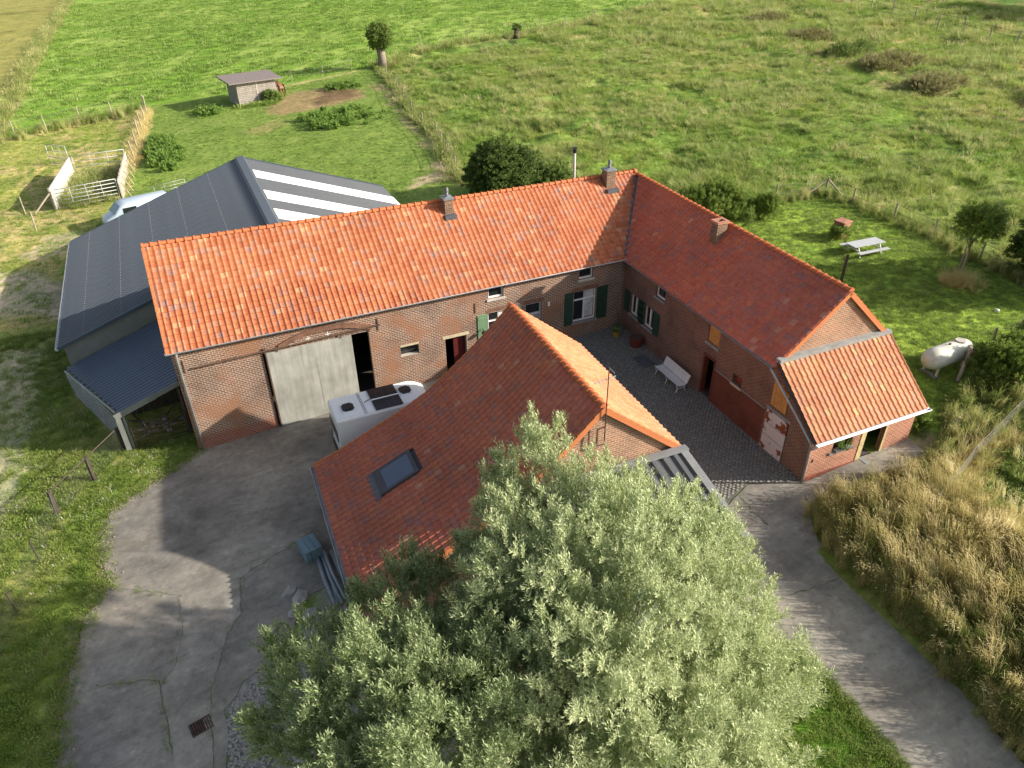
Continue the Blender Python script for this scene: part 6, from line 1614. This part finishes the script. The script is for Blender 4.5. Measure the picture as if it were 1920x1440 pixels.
# tree behind the barn
tree('hazel_tree', 'broad dark green tree just behind the barn roof ridge', 'tree', 2.9, 24.2, 1.7, (3.2, 2.7, 2.9), 90, .7, 4200, tw_d, 1.05, .2, 1.2, 41, 'bark_dark', upb=.3)
tree('low_shrub', 'low leafy shrub right of the dark tree behind the barn', 'shrub', 7.2, 22.6, .9, (1.9, 1.5, 1.3), 24, .5, 900, tw_b, 1.1, 0, 0, 42)
tree('willow_bush', 'wide bushy clump of upright green shoots behind the wing roof', 'bush', 15.5, 10.9, .9, (3.0, 2.3, 1.6), 60, .5, 2600, tw_y, 1.15, 0, 0, 43, upb=1.6, outb=.3)
tree('round_shrub', 'small round trimmed shrub at the corner of the lawn', 'shrub', 18.2, 8.3, 1.1, (.8, .8, 1.0), 30, .3, 900, tw_y, .75, .08, .5, 44, low=-.9, shell=.75)
t = tree('red_plant', 'small reddish plant beside the wing chimney', 'plant', 15.6, 7.0, .9, (.35, .35, .9), 8, .2, 80, tw_b, .8, 0, 0, 45)
tree('young_tree', 'young leafy tree on a thin staked stem in the lawn', 'tree', 22.6, -5.6, 3.6, (1.35, 1.35, 1.35), 36, .45, 900, tw_y, .9, .06, 2.4, 46, low=-.6)
for k, (x, y) in enumerate(((22.1, -5.9), (22.9, -5.2))):
    t = thing('tree_stake', ['wooden stake left of the young tree', 'wooden stake right of the young tree'][k], 'stake', (x, y, gz(x, y))); m_ = MB(); m_.tube([(0, 0, -.2), (.05, 0, 1.9)], .05, 6); m_.build('shaft', 'post_wood', t)
tree('dark_hedge_tree', 'dense dark evergreen at the right edge of the lawn', 'evergreen tree', 27.2, -9.6, 3.4, (3.3, 3.6, 4.4), 90, .8, 5200, tw_d, 1.1, .3, 2, 47, 'bark_dark', low=-.9, upb=.6)
tree('light_bush', 'bright yellow-green bush beside the gas tank', 'bush', 14.1, -15.2, 1.0, (2.0, 1.5, 1.3), 50, .5, 2600, tw_y, .95, 0, 0, 48, upb=.8)
tree('light_bush', 'darker bush with seed heads right of the bright one', 'bush', 17.2, -14.9, 1.0, (2.3, 1.6, 1.5), 50, .5, 2300, tw_b, .95, 0, 0, 49, upb=.8)
tree('corner_plant', 'fresh green weeds at the right corner of the annex', 'plant', 6.95, -15.6, .4, (.6, .6, .6), 14, .25, 420, tw_y, .6, 0, 0, 50, upb=1)
tree('pier_weeds', 'weeds growing round the brick pier', 'plant', 20.3, 2.6, .35, (.8, .6, .7), 14, .25, 300, tw_y, .7, 0, 0, 51, upb=1)
tree('hut_bush', 'small round bush against the front of the field hut', 'bush', -8.9, 74.2, .4, (.9, .6, .7), 16, .3, 300, tw_b, 1.2, 0, 0, 52)
for k, (x, y, R, lb) in enumerate(((77, 66, (5, 3, 1.6), 'first dark mound of scrub in the far pasture'), (73.5, 53.5, (4.5, 2.6, 1.7), 'second dark scrub mound in the far pasture'), (71.5, 44.5, (5.5, 3, 1.4), 'longest scrub mound lower in the far pasture'), (66, 32, (5, 3, 1.2), 'lowest scattered scrub mound near the right of the pasture'), (84, 84, (5, 2.5, 1.3), 'faint farthest scrub mound below the distant fence'))):
    tree('scrub_mound', lb, 'scrub', x, y, .3, R, 50, .8, 1500, tw_b, 1.6, 0, 0, 60+k, upb=.6, group=None) if False else None
    t_ = thing('scrub_mound', lb, 'scrub', (x, y, gz(x, y)), 0, 'scrub mounds in the pasture'); crown(t_, (0, 0, .1), (R[0], R[1], R[2]*.8), 50, .7, 1500, tw_b if k == 1 else tw_s, 1.0, seed=60+k, upb=.9)
for k, (x, y) in enumerate(((141, 52), (150, 43), (146, 60))):  # out-of-view trees added to cast the shadow strip on the far pasture
    tree('field_tree', ['broad tree beyond the far fence shading the pasture corner', 'second broad tree beyond the far fence', 'rearmost broad tree beyond the far fence'][k], 'tree', x, y, 8, (6, 6, 5.5), 60, 1.6, 900, tw_d, 2.6, .5, 4, 120+k)
# weeds of the paddock
def weedpatch(name, label, x, y, R, nt, seed, proto=None):
    t_ = thing(name, label, 'weeds', (x, y, gz(x, y))); crown(t_, (0, 0, .05), (R[0], R[1], R[2]*.7), 60, .42, nt, proto or tw_wd, .8, seed=seed, upb=.6, low=-.05, shell=.1); return t_
tw_wd = twig('weed_twig', 'weed_leaf', .40, 10, .22, .10, .9, 6, 2)
weedpatch('weed_patch', 'lush leafy weed patch in the middle of the paddock', -2.6, 59.4, (6.5, 5.4, .6), 1500, 71)
weedpatch('weed_patch', 'tall green weed patch beside the pen fence', -23.4, 57.0, (2.6, 8.5, .95), 2300, 72)
weedpatch('weed_patch', 'green weeds in front of the shadow of the hut', -17.4, 73.0, (1.9, 2.6, .9), 380, 73)
weedpatch('weed_patch', 'green weeds beyond the bare earth in the paddock', 1.2, 75.5, (3.2, 2.4, .7), 400, 74)

# ---------------- grasses (stuff)
def grass(name, label, poly, dens, proto, s0, s1, seed, mask=None, zoff=0, sz=None):
    g = np.random.default_rng(seed); xs = [p[0] for p in poly]; ys = [p[1] for p in poly]
    A_ = (max(xs)-min(xs))*(max(ys)-min(ys)); n = int(A_*dens)
    x = g.uniform(min(xs), max(xs), n); y = g.uniform(min(ys), max(ys), n); k = inpoly(x, y, poly)
    x, y = x[k], y[k]
    if mask is not None: k = mask(x, y, g); x, y = x[k], y[k]
    z = surf(x, y)+zoff; n = len(x)
    s_ = g.uniform(s0, s1, n)*(.7+.6*fbm(x, y, 3, 3, 2))
    wind = proto in (t_dry, t_dry2)
    rot = np.column_stack([g.uniform(-.2, .2, n), g.uniform(-.2, .2, n), (2.6+1.6*(fbm(x, y, 3, 2, 6)-.5)*2+g.normal(size=n)*.45) if wind else g.uniform(0, 6.28, n)])
    o = scatter(name, np.column_stack([x, y, z]), rot, s_, proto); tag(o, label, 'grass', kind='stuff'); return o
notbuilt = lambda x, y, g: ~(((x > -32) & (x < -6) & (y > -1) & (y < 28)) | ((x > -12) & (x < 7.2) & (y > -17) & (y < 10.5)))
t_past = tuft('pasture_tuft', 'pasture_blade', 40, .34, .03, .45, .8, 1)
t_pas2 = tuft('pasture_tall_tuft', 'dry_mix_blade', 26, .75, .04, .32, .7, 2, True)
t_mead = tuft('meadow_tuft', 'meadow_blade', 18, .22, .07, .45, .9, 3)
t_lawn = tuft('lawn_tuft', 'lawn_blade', 30, .085, .016, .17, .8, 4)
t_verge = tuft('verge_tuft', 'verge_blade', 28, .20, .018, .18, .8, 5, True)
def stems(name, mat, n, h, w, spread, lean, seed):
    """long thin stems bowed by the wind, with slim seed heads"""
    r = random.Random(seed); vs = []; fs = []
    for i in range(n):
        a = r.random()*6.283; d = spread*math.sqrt(r.random()); p = Vector((d*math.cos(a), d*math.sin(a), 0))
        hh = h*r.uniform(.6, 1.1); wa = r.gauss(0, .55); dirv = Vector((math.cos(wa), math.sin(wa), 0)); ln = lean*r.uniform(.4, 1.3)*hh
        sd = Vector((-math.sin(wa+r.uniform(-.8, .8)), math.cos(wa), 0))*w/2
        q = p+dirv*ln*.30+Vector((0, 0, hh*.55)); t = p+dirv*ln*.85+Vector((0, 0, hh*.93)); e = p+dirv*ln*1.1+Vector((0, 0, hh*.98))
        o = len(vs); vs += [p-sd, p+sd, q+sd*.8, q-sd*.8, t+sd*.5, t-sd*.5]
        fs += [(o, o+1, o+2, o+3), (o+3, o+2, o+4, o+5)]
        if r.random() < .6:
            o = len(vs); m_ = (t+e)/2; s2 = sd.normalized()*w*.9+Vector((0, 0, w*.5)); vs += [t, m_+s2, e+dirv*.06, m_-s2]; fs.append((o, o+1, o+2, o+3))
    return protoobj(name, [tuple(v) for v in vs], fs, mat)
t_dry = stems('dry_tuft', 'dry_blade', 40, 1.30, .017, .24, .36, 6)
t_dry2 = stems('mixed_tuft', 'dry_mix_blade', 40, 1.10, .019, .24, .40, 7)
t_gold = tuft('golden_tuft', 'gold_blade', 34, .85, .014, .16, .75, 8)
PNEAR = [(7.5, 14), (26.5, 11.5), (27.5, 8), (27.4, -10), (60, 5), (80, 40), (40, 90), (10, 84), (9.5, 72), (6.5, 56), (4.5, 40), (2.5, 30), (4, 15)]
clump = lambda a, b, k: (lambda x, y, g: g.random(len(x)) < a+b*sm(.42, .6, fbm(x, y, 4.5, 4, k)))
grass('pasture_grass', 'rough green grass tufts over the large pasture', PNEAR, 6.5, t_past, .5, 1.15, 81, clump(.25, .75, 2))
grass('tall_pasture_grass', 'straw coloured taller grass tufts in the pasture', PNEAR, 1.6, t_pas2, .45, .95, 82, clump(.0, .9, 5))
PFAR = [(40, 90), (80, 40), (60, 5), (130, 20), (130, 110), (90, 118), (66, 105), (38, 94)]
grass('far_pasture_grass', 'rough grass tufts in the distant pasture', PFAR, 1.7, t_past, 1.0, 2.0, 83, clump(.2, .8, 2))
t_tus = tuft('tussock', 'tussock_blade', 60, .52, .024, .42, .85, 14)
tus = lambda k, lo: (lambda x, y, g: g.random(len(x)) < sm(lo, lo+.12, fbm(x, y, 5.5, 4, k)))
grass('tussock_grass', 'pale soft tussocks standing above the pasture grass', PNEAR, 1.6, t_tus, .7, 1.5, 111, tus(3, .52))
grass('far_tussock_grass', 'pale tussocks in the distant pasture', PFAR, 1.0, t_tus, 1.3, 2.2, 112, tus(3, .50))
grass('far_straw_grass', 'straw coloured tufts in the distant pasture', PFAR, .6, t_pas2, .9, 1.5, 84, clump(.0, .9, 5))
MEADP = [(-42, 84), (-42, 240), (60, 200), (84, 118), (66, 107), (38, 97), (10, 86), (-6, 84), (-25, 84)]
def mown(x, y, g):
    u = x*.35+y*.94; v = x*.94-y*.35
    st = fbm(u*.25, v*1.6, 3, 4, 2)*.5+fbm(u, v*.3, 4, 4, 6)*.5
    return g.random(len(x)) < 1-.7*sm(.44, .64, st)
grass('meadow_grass', 'bright mown meadow grass behind the paddock', MEADP, .9, t_mead, .9, 1.9, 85, mown)
grass('paddock_grass', 'short grazed paddock grass', PADDOCK, 2.4, t_mead, .3, .7, 86, lambda x, y, g: (~inpoly(x, y, [(-12, 65), (-6, 79), (5, 73), (4, 64)]))*(g.random(len(x)) < .9))
grass('lawn_grass', 'short bright lawn grass around the picnic table', LAWN, 18, t_lawn, .8, 1.6, 87)
grass('front_lawn', 'lush green lawn beside the path under the willow', [(-6.7, -22.4), (-6.65, -25), (-6.7, -27.3), (-7.35, -36), (-13, -36), (-12, -22)], 55, t_lawn, .9, 1.8, 88)
VP = [(-24.9, .9), (-26.4, -.8), (-27.9, -1.6), (-29.5, -2.7), (-29.95, -4.3), (-29.45, -7.5), (-30.35, -8.9), (-30.85, -11.2), (-31.1, -15.5), (-31, -24), (-40, -24), (-45, 20), (-31.5, 18), (-31.6, 10), (-28.8, 2.2), (-25.4, 2)]
trk = [(-45, 20), (-33.4, 16), (-33.0, 3), (-34.5, -4), (-37, -12), (-46, -12)]
grass('verge_grass', 'rough verge grass along the left side of the drive', VP, 22, t_verge, .6, 1.25, 89, lambda x, y, g: g.random(len(x)) < np.where(inpoly(x, y, trk), .3, .95))
fl = tuft('flower_tuft', 'white_flower', 10, .28, .03, .25, .5, 9)
grass('verge_flowers', 'tiny pale flower heads among the verge grass', VP, 1.6, fl, .7, 1.1, 90, lambda x, y, g: (y > -7) & (~inpoly(x, y, trk)))
ROUGH = [(-43, 70), (-36, 75), (-25, 80), (-27, 57), (-28, 45), (-30, 40), (-33, 28), (-33, 20), (-50, 18)]
grass('rough_grass', 'dry mixed grass on the rough ground round the pen', ROUGH, 3.0, t_past, .35, .8, 91, lambda x, y, g: g.random(len(x)) < .8)
grass('pen_grass', 'tall straw grass grown inside the sheep pen', PEN, 7, t_pas2, .6, 1.1, 92)
# straw strips along fences
def strip_pts(line, w, dens, g):
    P = []
    for a_, b__ in zip(line[:-1], line[1:]):
        L_ = math.dist(a_, b__); n = int(L_*dens); t_ = g.random(n); s_ = g.normal(size=n)*w/2; dx, dy = (b__[0]-a_[0])/L_, (b__[1]-a_[1])/L_
        P.append(np.column_stack([a_[0]+dx*L_*t_-dy*s_, a_[1]+dy*L_*t_+dx*s_]))
    return np.vstack(P)
def fencegrass(name, label, line, w, dens, proto, s0, s1, seed):
    g = np.random.default_rng(seed); P = strip_pts(line, w, dens, g); n = len(P)
    rot = np.column_stack([g.uniform(-.2, .2, n), g.uniform(-.2, .2, n), g.uniform(0, 6.28, n)])
    o = scatter(name, np.column_stack([P, surf(P[:, 0], P[:, 1])]), rot, g.uniform(s0, s1, n), proto); tag(o, label, 'grass', kind='stuff')
fencegrass('paddock_fence_grass', 'long grass standing along the paddock fence', FB, .9, 9, t_pas2, .6, 1.2, 93)
fencegrass('meadow_edge_grass', 'dry straw strip between dry field and meadow', LEFTEDGE, 1.4, 4, t_pas2, 1.0, 1.8, 94)
fencegrass('pen_fence_grass', 'straw grass along the wooden fence behind the pen', [(-24.8, 80), (-25.6, 70), (-26.9, 57), (-27.4, 54)], .8, 7, t_gold, .7, 1.4, 95)
fencegrass('meadow_fence_grass', 'straw grass along the meadow fence', FE[1:], 1.6, 7, t_dry2, .7, 1.3, 96)
fencegrass('garden_fence_grass', 'long grass growing through the garden fence', FENCER, .9, 20, t_dry2, .4, .75, 97)
fencegrass('pasture_edge_grass', 'straw grass along the distant pasture fence', FT[:6], 2.2, 4, t_pas2, .9, 1.6, 98)
fencegrass('ornamental_grass', 'clump of pale ornamental grass on the lawn', [(20.6, -6.7), (22.3, -5.9)], 1.1, 40, t_gold, .7, 1.2, 99)
fencegrass('hut_grass', 'green grass in front of the field hut', [(-13.4, 73.5), (-9, 72.8)], .6, 12, t_mead, 1.2, 2.2, 100)
for k, (c_, w_) in enumerate(CR):
    fencegrass('joint_weeds', ['weeds in the long joint down the middle of the drive', 'weeds in the short upper cross joint', 'weeds in the lower left joint of the drive', 'weeds in the short joint beside the sunny patch', 'weeds in the joint running to the pipes'][k], c_, .05, (3, 5, 7, 2, 4)[k], t_lawn, .6, 1.3, 130+k)
fencegrass('drive_edge_grass', 'grass creeping over the left edge of the drive', DRIVE[:10], .45, 26, t_verge, .35, .9, 140)
fencegrass('path_edge_grass', 'dry grass leaning over the right edge of the path', [(-1.2, -17.6), (-1.9, -19.2), (-2.2, -21.0), (-2.5, -23.9), (-2.7, -26.1), (-3.1, -28.6), (-3.7, -34)], .35, 20, t_dry, .35, .7, 141)
fencegrass('lawn_edge_grass', 'green grass creeping over the left edge of the path', [(-6.5, -22.9), (-6.55, -25.1), (-6.65, -27.3), (-7.2, -35)], .14, 40, t_lawn, .8, 1.5, 142)
# the tall dry bank on the right
fencegrass('bank_foot_grass', 'shorter mixed grass at the foot of the dry bank', [(-1.0, -17.6), (-1.8, -19.3), (-2.05, -21.0), (-2.3, -23.9), (-2.5, -26.1), (-2.9, -28.6), (-3.5, -34)], .5, 40, t_dry2, .35, .75, 143)
bankm = lambda x, y, g: segdist(x, y, [(-1.9, -18.6), (-2.0, -20.5), (-2.4, -24), (-2.6, -27), (-3.1, -32)]) > .15
grass('dry_bank_grass', 'tall dry seeding grass on the bank right of the path', DRYBANK, 9, t_dry, .62, 1.2, 101, lambda x, y, g: (g.random(len(x)) < sm(-3.5, 2.5, x+fbm(x, y, 3, 3, 3)*3)*.8+.2)*(x < 4.5+g.normal(size=len(x))*.8)*(g.random(len(x)) < .95))
grass('mixed_bank_grass', 'green and brown tall grass mixed into the bank', DRYBANK, 8.5, t_dry2, .5, 1.05, 102, lambda x, y, g: (g.random(len(x)) < np.where(x > 4.5, .45, .8)))
fencegrass('golden_grass', 'golden grass ridge along the bank fence', [(2.6, -20.2), (3.2, -22), (3.2, -25), (3.0, -29)], .9, 60, t_gold, .8, 1.35, 103)
fencegrass('golden_grass', 'golden grass along the taut wires', [(3.2, -20.0), (7, -18.9), (10, -18.4)], .8, 22, t_gold, .6, 1.1, 104)
grass('field_grass', 'green grass of the field corner at the far right', [(4.5, -21), (6.5, -19.4), (10, -17.9), (19, -16.9), (19, -32), (5, -32)], 14, t_verge, 1.2, 2.4, 105)
# gravel patch under the left willow
g = np.random.default_rng(9); P = strip_pts(DRIVE[:10], .5, 34, g); n = len(P)
bm_ = bmesh.new(); bmesh.ops.create_icosphere(bm_, subdivisions=1, radius=.04); pe = protoobj('crumb', [tuple(v.co) for v in bm_.verts], [[q.index for q in f.verts] for f in bm_.faces], 'crumb_mat'); bm_.free()
o = scatter('edge_crumbs', np.column_stack([P, gh(P[:, 0], P[:, 1])+.045]), g.uniform(0, 6, (n, 3)), g.uniform(.3, 1.5, (n, 3)), pe); tag(o, 'crumbled concrete and earth along the left drive edge', 'rubble', kind='stuff')
P = []
GP = [(-25.5, -15.6), (-24.6, -14.9), (-23.2, -14.2), (-22.4, -15), (-23, -18.5), (-25.8, -18.5)]
x = g.uniform(-26, -22, 4200); y = g.uniform(-19, -14, 4200); k = inpoly(x, y, GP); x, y = x[k], y[k]
bm_ = bmesh.new(); bmesh.ops.create_icosphere(bm_, subdivisions=1, radius=.05); pe = protoobj('pebble', [tuple(v.co) for v in bm_.verts], [[q.index for q in f.verts] for f in bm_.faces], 'rubble'); bm_.free()
o = scatter('gravel', np.column_stack([x, y, gh(x, y)+.01]), g.uniform(0, 6, (len(x), 3)), g.uniform(.5, 1.8, (len(x), 3)), pe); tag(o, 'pale gravel heap at the edge of the drive under the willow', 'gravel', kind='stuff')
